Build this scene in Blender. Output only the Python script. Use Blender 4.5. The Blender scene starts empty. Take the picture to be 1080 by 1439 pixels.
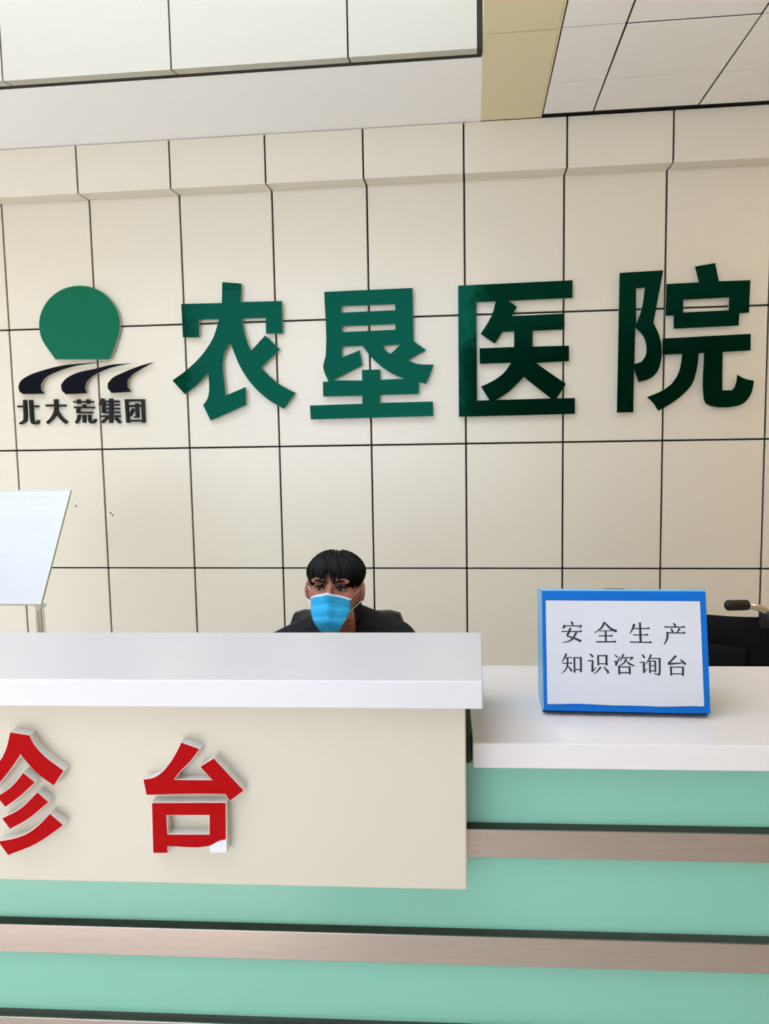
import bpy, bmesh, math, random
from mathutils import Vector, Matrix
from mathutils.geometry import tessellate_polygon
random.seed(7)
S = bpy.context.scene
COL = S.collection

# ------------------------------------------------------------------ camera
cam_d = bpy.data.cameras.new('camera'); cam = bpy.data.objects.new('camera', cam_d); COL.objects.link(cam)
cam_d.sensor_fit = 'VERTICAL'; cam_d.sensor_height = 36.0
cam_d.lens = 36.0*1129.8/1439.0
cam_d.clip_start = 0.02
R_ = Vector((0.99393037, 0.10864015, -0.01731307)); U_ = Vector((0.00633031, 0.10063444, 0.99490333)); F_ = Vector((-0.10982874, 0.98897423, -0.0993359))
cam.matrix_world = Matrix(((R_.x, U_.x, -F_.x, 0), (R_.y, U_.y, -F_.y, 0), (R_.z, U_.z, -F_.z, 1.55), (0, 0, 0, 1)))
S.camera = cam

# ------------------------------------------------------------------ sky, lights, exposure
W_ = bpy.data.worlds.new('sky'); S.world = W_; W_.use_nodes = True
bg = W_.node_tree.nodes['Background']; bg.inputs[0].default_value = (0.82, 0.95, 1.17, 1); bg.inputs[1].default_value = 3.5
sun_d = bpy.data.lights.new('sun', 'SUN'); sun_d.energy = 6.0; sun_d.color = (1.0, 0.99, 0.98); sun_d.angle = 0.02
sun = bpy.data.objects.new('sun', sun_d); COL.objects.link(sun); sun.rotation_euler = Vector((-0.06, -0.29, -1.0)).to_track_quat('-Z', 'Y').to_euler()
fill_d = bpy.data.lights.new('added_warm_fill', 'AREA'); fill_d.shape = 'RECTANGLE'; fill_d.size = 1.2; fill_d.size_y = 1.2; fill_d.energy = 15; fill_d.color = (1.0, 0.74, 0.36)  # added warm light for the right side; no such fitting is known
fill = bpy.data.objects.new('added_warm_fill', fill_d); COL.objects.link(fill); fill.location = (2.5, 1.9, 2.89)
S.view_settings.view_transform = 'Standard'; S.view_settings.look = 'None'
S.view_settings.exposure = 0.48; S.view_settings.gamma = 1.0; S.view_settings.use_curve_mapping = False
S.cycles.max_bounces = 10; S.cycles.diffuse_bounces = 6

# ------------------------------------------------------------------ materials
def mat(name, col, rough=0.5, metal=0.0, noise=None, spec=0.5, coat=0.0, bump=None, coat_rough=0.05):
    m = bpy.data.materials.new(name); m.use_nodes = True
    nt = m.node_tree; b = nt.nodes['Principled BSDF']
    b.inputs['Base Color'].default_value = (*col, 1); b.inputs['Roughness'].default_value = rough; b.inputs['Metallic'].default_value = metal
    b.inputs['Specular IOR Level'].default_value = spec; b.inputs['Coat Weight'].default_value = coat; b.inputs['Coat Roughness'].default_value = coat_rough
    tc = nt.nodes.new('ShaderNodeTexCoord')
    if noise:
        scale, amt, stretch = noise
        mp = nt.nodes.new('ShaderNodeMapping'); mp.inputs['Scale'].default_value = stretch
        n = nt.nodes.new('ShaderNodeTexNoise'); n.inputs['Scale'].default_value = scale; n.inputs['Detail'].default_value = 4
        rp = nt.nodes.new('ShaderNodeMix'); rp.data_type = 'RGBA'
        rp.inputs['A'].default_value = (*[c*(1-amt) for c in col], 1); rp.inputs['B'].default_value = (*[min(1, c*(1+amt)) for c in col], 1)
        nt.links.new(tc.outputs['Object'], mp.inputs['Vector']); nt.links.new(mp.outputs['Vector'], n.inputs['Vector'])
        nt.links.new(n.outputs['Fac'], rp.inputs['Factor']); nt.links.new(rp.outputs['Result'], b.inputs['Base Color'])
    if bump:
        scale, st, stretch = bump
        mp = nt.nodes.new('ShaderNodeMapping'); mp.inputs['Scale'].default_value = stretch
        n = nt.nodes.new('ShaderNodeTexNoise'); n.inputs['Scale'].default_value = scale; n.inputs['Detail'].default_value = 3
        bp = nt.nodes.new('ShaderNodeBump'); bp.inputs['Strength'].default_value = st; bp.inputs['Distance'].default_value = 0.01
        nt.links.new(tc.outputs['Object'], mp.inputs['Vector']); nt.links.new(mp.outputs['Vector'], n.inputs['Vector'])
        nt.links.new(n.outputs['Fac'], bp.inputs['Height']); nt.links.new(bp.outputs['Normal'], b.inputs['Normal'])
    return m
one = (1, 1, 1)
M = dict(
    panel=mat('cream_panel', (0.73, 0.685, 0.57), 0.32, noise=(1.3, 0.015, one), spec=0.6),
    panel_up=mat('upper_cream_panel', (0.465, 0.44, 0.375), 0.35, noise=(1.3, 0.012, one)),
    beam=mat('cream_beam_panel', (0.74, 0.665, 0.42), 0.35, noise=(1.3, 0.02, one)),
    joint=mat('dark_joint', (0.012, 0.011, 0.009), 0.8),
    white_ceiling=mat('white_plaster', (0.96, 0.96, 0.965), 0.5, noise=(3, 0.01, one)),
    tile=mat('ceiling_tile', (0.88, 0.87, 0.855), 0.45, noise=(2, 0.02, one)),
    floor=mat('floor_stone', (0.80, 0.785, 0.76), 0.4, noise=(5, 0.12, one)),
    plain_wall=mat('painted_wall', (0.50, 0.34, 0.15), 0.7),
    dark_wall=mat('dark_interior', (0.20, 0.14, 0.10), 0.6),
    slab=mat('white_stone_top', (0.54, 0.53, 0.53), 0.30, noise=(4, 0.012, one)),
    slab_low=mat('white_stone_low_top', (0.63, 0.59, 0.56), 0.30, noise=(5, 0.02, one)),
    cream=mat('cream_board', (0.495, 0.445, 0.35), 0.45, noise=(3, 0.012, one)),
    green=mat('mint_glass', (0.185, 0.43, 0.32), 0.16, noise=(2, 0.03, one), spec=0.5),
    steel=mat('brushed_steel', (0.39, 0.31, 0.26), 0.30, 1.0, noise=(14, 0.10, (1, 4, 30)), bump=(40, 0.02, (0.6, 8, 60))),
    seam=mat('dark_seam', (0.022, 0.030, 0.018), 0.6, noise=(30, 0.5, one)),  # mottled dark green, on the strip above each steel band
    plinth=mat('plinth_stone', (0.55, 0.56, 0.56), 0.3),
    letter=mat('green_acrylic', (0.0003, 0.012, 0.006), 0.10, spec=0.25, bump=(9, 0.10, (1, 1, 1.6))),
    logo_green=mat('logo_green_acrylic', (0.006, 0.13, 0.072), 0.10, spec=0.3, bump=(4, 0.04, (1, 1, 1))),
    logo_dark=mat('logo_dark_acrylic', (0.004, 0.005, 0.012), 0.10, spec=0.08, bump=(12, 0.08, one)),
    pale_edge=mat('pale_letter_body', (0.62, 0.62, 0.52), 0.5),
    black_letter=mat('black_letter', (0.006, 0.007, 0.005), 0.5, spec=0.2),
    red=mat('red_acrylic', (0.31, 0.0001, 0.0006), 0.6, spec=0.06),
    red_edge=mat('pale_red_edge', (0.75, 0.55, 0.53), 0.5),
    tin=mat('letter_return', (0.66, 0.66, 0.62), 0.35, 0.25),
    chip=mat('bare_white', (0.56, 0.57, 0.60), 0.5),
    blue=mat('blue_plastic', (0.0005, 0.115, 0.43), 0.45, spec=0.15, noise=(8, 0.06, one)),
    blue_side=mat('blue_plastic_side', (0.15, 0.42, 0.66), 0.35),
    blue_shade=mat('shaded_blue_underside', (0.01, 0.03, 0.14), 0.5),  # shade under the box put into its blue
    paper=mat('paper', (0.52, 0.52, 0.545), 0.7),
    ink=mat('black_ink', (0.006, 0.006, 0.010), 0.6),
    board=mat('white_board_print', (0.55, 0.57, 0.595), 0.35),
    print_grey=mat('faint_grey_print', (0.50, 0.52, 0.555), 0.5),
    print_pink=mat('faint_red_print', (0.585, 0.52, 0.54), 0.5),
    alu=mat('grey_aluminium', (0.42, 0.42, 0.36), 0.4, 0.6),
    chrome=mat('chrome_tube', (0.78, 0.77, 0.75), 0.3, 1.0),
    skin=mat('skin', (0.33, 0.125, 0.08), 0.5, noise=(18, 0.08, one), spec=0.35),
    hair=mat('black_hair', (0.004, 0.0035, 0.003), 0.55, spec=0.18),
    eye=mat('eye_white', (0.36, 0.30, 0.27), 0.2),
    iris=mat('dark_iris', (0.012, 0.007, 0.005), 0.15),
    lip=mat('lip', (0.42, 0.15, 0.12), 0.5),
    mask=mat('blue_mask_fabric', (0.035, 0.42, 0.80), 0.75, noise=(30, 0.10, (1, 1, 5)), spec=0.2),
    mask_edge=mat('mask_white_edge', (0.62, 0.72, 0.86), 0.75),
    jacket=mat('black_jacket', (0.008, 0.0085, 0.010), 0.75, noise=(20, 0.2, one), spec=0.2),
    trousers=mat('dark_trousers', (0.02, 0.022, 0.03), 0.8),
    shoe=mat('black_shoe', (0.012, 0.012, 0.012), 0.35),
    leather=mat('black_leather', (0.010, 0.010, 0.011), 0.5, spec=0.3, bump=(60, 0.1, one)),
    plastic=mat('black_plastic', (0.012, 0.012, 0.013), 0.45, spec=0.35),
    nylon=mat('black_nylon', (0.003, 0.003, 0.0035), 0.75, spec=0.15),
    rubber=mat('grey_rubber', (0.05, 0.05, 0.05), 0.7),
    wood=mat('desk_laminate', (0.74, 0.70, 0.62), 0.45, noise=(6, 0.15, (1, 8, 1))),
    speck=mat('dark_speck', (0.03, 0.03, 0.02), 0.8),
)

for k_, t_ in (('letter', (0.06, 1.0, 0.58)), ('logo_green', (0.25, 1.0, 0.75))):
    M[k_].node_tree.nodes['Principled BSDF'].inputs['Specular Tint'].default_value = (*t_, 1)

# ------------------------------------------------------------------ helpers
def link(name, me, m=None, parent=None):
    o = bpy.data.objects.new(name, me); COL.objects.link(o)
    if m and not me.materials: me.materials.append(M[m] if isinstance(m, str) else m)
    if parent: o.parent = parent
    return o
def from_bm(bm, name, smooth=False):
    bmesh.ops.recalc_face_normals(bm, faces=bm.faces)
    me = bpy.data.meshes.new(name); bm.to_mesh(me); bm.free()
    if smooth:
        for p in me.polygons: p.use_smooth = True
    return me
def box_bm(x0, x1, y0, y1, z0, z1, bev=0.0, seg=1, bm=None):
    new = bm is None
    bm = bm or bmesh.new()
    r = bmesh.ops.create_cube(bm, size=1.0)['verts']
    for v in r:
        v.co = Vector(((x0+x1)/2+v.co.x*(x1-x0), (y0+y1)/2+v.co.y*(y1-y0), (z0+z1)/2+v.co.z*(z1-z0)))
    if bev:
        es = list({e for v in r for e in v.link_edges})
        bmesh.ops.bevel(bm, geom=es, offset=bev, segments=seg, affect='EDGES', profile=0.5)
    return bm
def box(name, x0, x1, y0, y1, z0, z1, m, parent=None, bev=0.0, seg=1):
    return link(name, from_bm(box_bm(x0, x1, y0, y1, z0, z1, bev, seg), name), m, parent)
def tube_bm(pts, rads, n=10, bm=None, cap=True, flat=1.0):
    bm = bm or bmesh.new(); pts = [Vector(p) for p in pts]
    if not hasattr(rads, '__len__'): rads = [rads]*len(pts)
    rings = []; ref = None
    for i, p in enumerate(pts):
        t = (pts[min(i+1, len(pts)-1)]-pts[max(i-1, 0)]).normalized()
        if ref is None: ref = Vector((0, 0, 1)) if abs(t.z) < 0.9 else Vector((1, 0, 0))
        a = (ref-t*ref.dot(t)).normalized(); b = t.cross(a); ref = a
        rings.append([bm.verts.new(p+(a*math.cos(2*math.pi*k/n)+b*math.sin(2*math.pi*k/n)*flat)*rads[i]) for k in range(n)])
    for r0, r1 in zip(rings, rings[1:]):
        for k in range(n): bm.faces.new((r0[k], r0[(k+1) % n], r1[(k+1) % n], r1[k]))
    if cap:
        bm.faces.new(rings[0][::-1]); bm.faces.new(rings[-1])
    return bm
def tube(name, pts, rads, m, parent=None, n=10):
    return link(name, from_bm(tube_bm(pts, rads, n), name, True), m, parent)
def prism_bm(loops, y0, y1, bm=None, sides=True):
    """loops of (x, z), first outer and the rest holes, as a plate from y0 (front) to y1 (back)"""
    bm = bm or bmesh.new(); flat = [p for l in loops for p in l]
    tris = tessellate_polygon([[Vector((x, z, 0)) for x, z in l] for l in loops])
    f = [bm.verts.new((x, y0, z)) for x, z in flat]; b = [bm.verts.new((x, y1, z)) for x, z in flat]
    for t in tris:
        try: bm.faces.new([f[i] for i in t]); bm.faces.new([b[i] for i in reversed(t)])
        except ValueError: pass
    if sides:
        k = 0
        for l in loops:
            n = len(l)
            for i in range(n):
                try: bm.faces.new((f[k+i], f[k+(i+1) % n], b[k+(i+1) % n], b[k+i]))
                except ValueError: pass
            k += n
    return bm
def prism(name, loops, y0, y1, m, parent=None):
    return link(name, from_bm(prism_bm(loops, y0, y1), name), m, parent)
def profile_bm(prof, x0, x1, bm=None):
    """closed (y, z) profile extruded along x"""
    bm = bm or bmesh.new()
    a = [bm.verts.new((x0, y, z)) for y, z in prof]; b = [bm.verts.new((x1, y, z)) for y, z in prof]
    n = len(prof)
    for i in range(n): bm.faces.new((a[i], a[(i+1) % n], b[(i+1) % n], b[i]))
    bm.faces.new(a[::-1]); bm.faces.new(b)
    return bm
def empty(name, loc, rz=0.0):
    o = bpy.data.objects.new(name, None); COL.objects.link(o); o.location = loc; o.rotation_euler = (0, 0, rz); o.empty_display_size = 0.05
    return o
def tag(o, label=None, cat=None, group=None, kind=None):
    if label: o['label'] = label
    if cat: o['category'] = cat
    if group: o['group'] = group
    if kind: o['kind'] = kind
    return o
def struct(o, label=None): return tag(o, label, None, None, 'structure')

D = 3.833            # wall plane (panel faces); the camera stands at the origin, 1.55 m up

# glyph outlines in metres on their own planes (paper print in millimetres)
G = {
'nong': [[[-1.1784,2.2709],[-1.0843,2.2601],[-1.0919,2.1747],[-0.8927,2.1728],[-0.8928,2.0222],[-0.9739,2.0234],[-0.9728,2.0972],[-1.0889,2.0972],[-1.0873,2.0858],[-1.0858,2.0743],[-1.0841,2.0628],[-1.0822,2.0514],[-1.0798,2.0389],[-1.0772,2.0264],[-1.0743,2.014],[-1.071,2.0017],[-1.0664,1.9871],[-1.0612,1.9728],[-1.0558,1.9585],[-1.0505,1.9441],[-0.9787,2.0156],[-0.9091,1.9476],[-1.0049,1.8634],[-0.9643,1.8251],[-0.9536,1.8153],[-0.9429,1.8053],[-0.932,1.7956],[-0.9205,1.7867],[-0.9008,1.7742],[-0.8802,1.7629],[-0.8593,1.7522],[-0.8385,1.7413],[-0.8985,1.6676],[-0.916,1.6779],[-0.9337,1.688],[-0.9512,1.6984],[-0.968,1.7098],[-0.9847,1.7224],[-1.0007,1.7357],[-1.0162,1.7496],[-1.0308,1.7643],[-1.0444,1.7794],[-1.0571,1.795],[-1.0692,1.8113],[-1.0804,1.828],[-1.0906,1.8448],[-1.1,1.862],[-1.1087,1.8796],[-1.1168,1.8975],[-1.1225,1.9114],[-1.1276,1.9256],[-1.1324,1.9398],[-1.1374,1.954],[-1.1491,1.9866],[-1.1585,1.9729],[-1.1685,1.9594],[-1.1774,1.9454],[-1.1837,1.9304],[-1.191,1.883],[-1.1899,1.8344],[-1.1854,1.7854],[-1.1826,1.7364],[-1.0823,1.7749],[-1.082,1.6902],[-1.2613,1.618],[-1.2957,1.6934],[-1.2888,1.702],[-1.2815,1.7105],[-1.2749,1.7193],[-1.27,1.7288],[-1.2632,1.7579],[-1.2617,1.7878],[-1.2623,1.8181],[-1.2619,1.8481],[-1.277,1.8334],[-1.292,1.8185],[-1.3073,1.8039],[-1.3233,1.7899],[-1.338,1.7787],[-1.3533,1.768],[-1.3689,1.7577],[-1.3844,1.7472],[-1.4442,1.8149],[-1.4244,1.8275],[-1.4045,1.84],[-1.3849,1.8528],[-1.366,1.8664],[-1.3462,1.8821],[-1.327,1.8984],[-1.3085,1.9155],[-1.2911,1.9333],[-1.2758,1.9506],[-1.2613,1.9686],[-1.248,1.9872],[-1.236,2.0065],[-1.2285,2.0213],[-1.2221,2.0366],[-1.2164,2.0522],[-1.2108,2.0678],[-1.2082,2.0754],[-1.2059,2.083],[-1.2036,2.0907],[-1.2012,2.0984],[-1.3006,2.0985],[-1.3021,2.0159],[-1.3824,2.0183],[-1.3841,2.1755],[-1.1841,2.1736]]],
'ken': [[[-0.6891,2.2075],[-0.2739,2.2107],[-0.2724,1.969],[-0.2133,1.925],[-0.3001,1.8819],[-0.2903,1.877],[-0.2805,1.8719],[-0.2705,1.8673],[-0.2602,1.8638],[-0.2402,1.8602],[-0.2199,1.8588],[-0.1994,1.8583],[-0.179,1.8574],[-0.217,1.7689],[-0.2502,1.7782],[-0.251,1.7238],[-0.4352,1.723],[-0.4359,1.686],[-0.1853,1.6869],[-0.1842,1.6194],[-0.7691,1.615],[-0.7712,1.6806],[-0.5188,1.6835],[-0.518,1.7217],[-0.7058,1.7215],[-0.7059,1.7909],[-0.6793,1.7915],[-0.6859,1.8082],[-0.6932,1.8247],[-0.6993,1.8415],[-0.7023,1.8587],[-0.7009,1.8734],[-0.6968,1.8879],[-0.692,1.9022],[-0.6888,1.9168],[-0.6842,1.9896],[-0.6848,2.0625],[-0.6875,2.1352]],[[-0.6583,1.796],[-0.5151,1.8631],[-0.5262,1.9338],[-0.6116,1.9025],[-0.6105,1.9526],[-0.5121,1.9535],[-0.5034,1.9412],[-0.495,1.9288],[-0.4862,1.9166],[-0.4768,1.9049],[-0.4653,1.8924],[-0.4533,1.8804],[-0.4407,1.8689],[-0.4278,1.8578],[-0.416,1.8484],[-0.4039,1.8393],[-0.3914,1.8308],[-0.3786,1.8229],[-0.3643,1.8154],[-0.3496,1.8087],[-0.3347,1.8023],[-0.32,1.7958],[-0.432,1.7936],[-0.4312,1.8414],[-0.5175,1.8417],[-0.5178,1.7926]],[[-0.6093,2.14],[-0.356,2.1399],[-0.3553,2.1122],[-0.61,2.1097]],[[-0.6083,2.0471],[-0.3563,2.0489],[-0.3567,2.023],[-0.6089,2.0197]],[[-0.4186,1.9508],[-0.4146,1.9448],[-0.4107,1.9386],[-0.4065,1.9326],[-0.4017,1.9272],[-0.3967,1.9232],[-0.3913,1.9198],[-0.3857,1.9166],[-0.3802,1.9132],[-0.333,1.9544]]],
'yi': [[[-0.0635,2.2132],[0.4531,2.2189],[0.4536,2.1405],[0.1663,2.1369],[0.2039,2.109],[0.1799,2.0683],[0.4127,2.0714],[0.4131,2.0005],[0.2748,1.9988],[0.2749,1.9274],[0.4388,1.9269],[0.4392,1.8567],[0.2887,1.8536],[0.4261,1.7543],[0.3847,1.6892],[0.4669,1.6892],[0.4673,1.617],[-0.0647,1.6134]],[[0.0193,2.136],[0.1083,2.1359],[0.1036,2.1197],[0.0993,2.1032],[0.0944,2.087],[0.0882,2.0713],[0.0773,2.0508],[0.0647,2.0311],[0.0514,2.0118],[0.0384,1.9923],[0.1028,1.9455],[0.1378,1.9982],[0.1912,1.9984],[0.1911,1.928],[0.0332,1.9265],[0.034,1.8555],[0.1778,1.8565],[0.1698,1.8452],[0.162,1.8337],[0.1538,1.8226],[0.1446,1.8122],[0.1334,1.8023],[0.1215,1.7933],[0.109,1.785],[0.0961,1.7772],[0.0821,1.77],[0.0676,1.7636],[0.0529,1.7576],[0.0383,1.7514],[0.0775,1.688],[0.0197,1.6868]],[[0.2348,1.7907],[0.3578,1.6898],[0.1079,1.6879],[0.1217,1.6961],[0.1356,1.704],[0.1493,1.7123],[0.1625,1.7213],[0.1736,1.7302],[0.1842,1.7397],[0.1945,1.7496],[0.2047,1.7596],[0.2124,1.7672],[0.2199,1.775],[0.2274,1.7829]]],
'yuan1': [[[0.6608,2.2434],[0.8512,2.2474],[0.8119,2.0175],[0.8186,2.004],[0.8254,1.9905],[0.8319,1.9769],[0.8373,1.963],[0.8413,1.9497],[0.8446,1.9361],[0.8471,1.9225],[0.8488,1.9087],[0.8499,1.8952],[0.8502,1.8817],[0.8498,1.8681],[0.8484,1.8547],[0.8462,1.8408],[0.8433,1.8269],[0.8392,1.8135],[0.8333,1.8009],[0.8274,1.7921],[0.8204,1.7841],[0.8124,1.7771],[0.8037,1.7711],[0.7912,1.7654],[0.7778,1.7616],[0.764,1.7587],[0.7504,1.7553],[0.7295,1.8138],[0.7287,1.6189],[0.6558,1.6189]],[[0.7334,2.1727],[0.7732,2.1746],[0.7699,2.1491],[0.7669,2.1235],[0.7632,2.098],[0.758,2.0729],[0.7535,2.0577],[0.7479,2.0428],[0.742,2.028],[0.7362,2.0131]],[[0.7324,1.9998],[0.7417,1.9906],[0.7512,1.9816],[0.7601,1.9722],[0.7676,1.9617],[0.7735,1.9496],[0.778,1.9369],[0.7811,1.9238],[0.783,1.9106],[0.7836,1.9003],[0.7832,1.89],[0.7817,1.8798],[0.7789,1.8701],[0.7751,1.8629],[0.77,1.8563],[0.7645,1.85],[0.7592,1.8436],[0.7306,1.8362]]],
'yuan2': [[[0.9877,2.2586],[1.0739,2.2703],[1.0919,2.1907],[1.2263,2.1904],[1.2236,2.0488],[1.1829,2.0482],[1.181,1.9939],[0.9011,1.9892],[0.9,2.0468],[0.8631,2.0473],[0.8666,2.1871],[1.0074,2.1886]],[[0.9402,2.1154],[1.1377,2.1185],[1.1371,2.0623],[0.9413,2.0595]]],
'yuan3': [[[0.8542,1.947],[1.2338,1.9564],[1.2345,1.8831],[1.1154,1.8797],[1.1175,1.7094],[1.1588,1.7085],[1.1622,1.7122],[1.1657,1.7157],[1.1689,1.7195],[1.1715,1.7237],[1.1758,1.7365],[1.178,1.75],[1.1794,1.7637],[1.1813,1.7774],[1.1891,1.7726],[1.1969,1.7677],[1.2048,1.763],[1.213,1.7591],[1.223,1.7557],[1.2332,1.7532],[1.2435,1.7511],[1.2537,1.7487],[1.2517,1.7355],[1.2501,1.7222],[1.2478,1.7091],[1.244,1.6965],[1.2388,1.6844],[1.2324,1.6729],[1.2248,1.6623],[1.2158,1.6532],[1.2071,1.6473],[1.1975,1.6427],[1.1873,1.6394],[1.1769,1.6371],[1.1509,1.6335],[1.1244,1.6324],[1.0979,1.6342],[1.0717,1.6393],[1.0647,1.6419],[1.0581,1.6455],[1.0516,1.6496],[1.045,1.6534],[1.0427,1.6602],[1.0402,1.667],[1.038,1.6738],[1.0365,1.6808],[1.0321,1.7303],[1.0323,1.7798],[1.0344,1.8293],[1.0355,1.8786],[1.0119,1.8772],[1.0106,1.8604],[1.0094,1.8436],[1.0078,1.8267],[1.0054,1.8101],[1.0022,1.7928],[0.9986,1.7756],[0.9937,1.7588],[0.987,1.7429],[0.9783,1.729],[0.968,1.7163],[0.9567,1.7044],[0.9449,1.693],[0.9325,1.6821],[0.9196,1.6719],[0.9061,1.6624],[0.8924,1.6532],[0.8795,1.6453],[0.8662,1.6379],[0.8528,1.6308],[0.8394,1.6235],[0.8341,1.6323],[0.829,1.6412],[0.8235,1.6499],[0.8175,1.6582],[0.8107,1.6657],[0.8033,1.6726],[0.7957,1.6793],[0.7883,1.6862],[0.8025,1.6916],[0.8168,1.6969],[0.831,1.7024],[0.8448,1.7088],[0.857,1.7152],[0.869,1.722],[0.8804,1.7296],[0.8909,1.7384],[0.9006,1.7488],[0.9092,1.7602],[0.9168,1.7724],[0.9233,1.7851],[0.9276,1.7964],[0.9309,1.8081],[0.9335,1.8201],[0.9356,1.8321],[0.9371,1.843],[0.938,1.8539],[0.9387,1.8649],[0.9394,1.8759],[0.854,1.8749]]],
'disc': [[[-2.0977,2.0287],[-2.0999,2.034],[-2.1016,2.0395],[-2.1031,2.0452],[-2.1044,2.0508],[-2.1056,2.0564],[-2.1066,2.0621],[-2.1074,2.0678],[-2.1081,2.0735],[-2.1085,2.0793],[-2.1087,2.085],[-2.1088,2.0908],[-2.1086,2.0965],[-2.1083,2.1023],[-2.1077,2.108],[-2.107,2.1138],[-2.106,2.1195],[-2.1049,2.1252],[-2.1036,2.1308],[-2.1021,2.1364],[-2.1004,2.142],[-2.0985,2.1475],[-2.0965,2.153],[-2.0942,2.1584],[-2.0918,2.1637],[-2.0892,2.169],[-2.0864,2.1742],[-2.0835,2.1794],[-2.0804,2.1844],[-2.0771,2.1894],[-2.0737,2.1942],[-2.0701,2.199],[-2.0663,2.2037],[-2.0624,2.2083],[-2.0583,2.2127],[-2.0541,2.2171],[-2.0498,2.2213],[-2.0453,2.2254],[-2.0407,2.2294],[-2.0359,2.2332],[-2.0311,2.2369],[-2.0261,2.2405],[-2.021,2.244],[-2.0158,2.2473],[-2.0105,2.2504],[-2.005,2.2534],[-1.9995,2.2563],[-1.9939,2.259],[-1.9883,2.2615],[-1.9825,2.2639],[-1.9767,2.2662],[-1.9708,2.2682],[-1.9648,2.2701],[-1.9588,2.2719],[-1.9527,2.2734],[-1.9466,2.2748],[-1.9405,2.2761],[-1.9343,2.2772],[-1.9281,2.278],[-1.9218,2.2788],[-1.9156,2.2793],[-1.9093,2.2797],[-1.903,2.2799],[-1.8968,2.2799],[-1.8905,2.2798],[-1.8843,2.2795],[-1.878,2.279],[-1.8718,2.2783],[-1.8656,2.2775],[-1.8595,2.2765],[-1.8534,2.2753],[-1.8473,2.274],[-1.8413,2.2725],[-1.8354,2.2708],[-1.8295,2.269],[-1.8237,2.267],[-1.8179,2.2648],[-1.8123,2.2625],[-1.8067,2.26],[-1.8012,2.2574],[-1.7958,2.2546],[-1.7905,2.2517],[-1.7853,2.2486],[-1.7802,2.2454],[-1.7752,2.2421],[-1.7703,2.2386],[-1.7656,2.2349],[-1.761,2.2312],[-1.7565,2.2273],[-1.7522,2.2233],[-1.7479,2.2191],[-1.7439,2.2149],[-1.7399,2.2105],[-1.7362,2.2061],[-1.7326,2.2015],[-1.7291,2.1968],[-1.7258,2.192],[-1.7226,2.1872],[-1.7197,2.1822],[-1.7168,2.1772],[-1.7142,2.1721],[-1.7117,2.1669],[-1.7094,2.1617],[-1.7073,2.1563],[-1.7054,2.151],[-1.7036,2.1455],[-1.7021,2.1401],[-1.7007,2.1345],[-1.6995,2.129],[-1.6985,2.1234],[-1.6976,2.1178],[-1.697,2.1121],[-1.6965,2.1064],[-1.6963,2.1008],[-1.6962,2.0951],[-1.6963,2.0894],[-1.6966,2.0837],[-1.6971,2.078],[-1.6978,2.0723],[-1.6987,2.0667],[-1.6998,2.061],[-1.701,2.0554],[-1.7025,2.0499],[-1.7041,2.0443],[-1.7059,2.0388],[-1.708,2.0334],[-1.7103,2.0281],[-1.7126,2.0228],[-1.715,2.0174],[-1.7234,1.9973],[-1.7315,1.977],[-1.7402,1.9569],[-1.7501,1.9373],[-1.7521,1.934],[-1.7543,1.9308],[-1.7566,1.9277],[-1.7588,1.9246],[-2.0346,1.932],[-2.0436,1.9452],[-2.0577,1.9658],[-2.0722,1.9862],[-2.0859,2.0069]]],
'sw1': [[[-1.7472,1.9159],[-1.8648,1.9099],[-1.8974,1.9083],[-1.9301,1.907],[-1.9628,1.9051],[-1.9955,1.9018],[-2.0226,1.8977],[-2.0497,1.8926],[-2.0766,1.8866],[-2.1034,1.88],[-2.1226,1.8751],[-2.1418,1.8698],[-2.1607,1.8638],[-2.1791,1.8565],[-2.1907,1.8512],[-2.2021,1.8454],[-2.2128,1.8386],[-2.2222,1.8305],[-2.2268,1.8244],[-2.2302,1.8176],[-2.2332,1.8106],[-2.2364,1.8037],[-2.2322,1.7803],[-2.214,1.7667],[-2.0999,1.7657],[-2.1176,1.7854],[-2.1176,1.8125],[-2.1118,1.8204],[-2.1063,1.8284],[-2.1004,1.8361],[-2.0934,1.8428],[-2.0789,1.8522],[-2.0631,1.8597],[-2.0466,1.8661],[-2.03,1.872],[-2.0076,1.8795],[-1.9848,1.8861],[-1.9618,1.8917],[-1.9387,1.8965],[-1.9122,1.9007],[-1.8856,1.9037],[-1.859,1.9063],[-1.8324,1.909]]],
'sw2': [[[-1.6475,1.9026],[-1.6736,1.9018],[-1.6998,1.9012],[-1.7261,1.9001],[-1.7522,1.8978],[-1.7728,1.8944],[-1.7932,1.8901],[-1.8135,1.8854],[-1.834,1.8808],[-1.8587,1.8767],[-1.8836,1.873],[-1.9084,1.8685],[-1.9326,1.8619],[-1.9481,1.8562],[-1.9634,1.8497],[-1.978,1.8419],[-1.9915,1.8326],[-1.9977,1.8267],[-2.0032,1.82],[-2.0083,1.813],[-2.0135,1.8062],[-2.0111,1.7792],[-1.9916,1.761],[-1.8812,1.7631],[-1.892,1.788],[-1.8821,1.8185],[-1.8727,1.8262],[-1.8635,1.834],[-1.854,1.8415],[-1.8439,1.8482],[-1.826,1.8576],[-1.8075,1.8657],[-1.7885,1.8728],[-1.7694,1.8792],[-1.7533,1.8838],[-1.7369,1.8877],[-1.7205,1.8911],[-1.7041,1.8942],[-1.69,1.8966],[-1.6758,1.8987],[-1.6616,1.9006]]],
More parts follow.
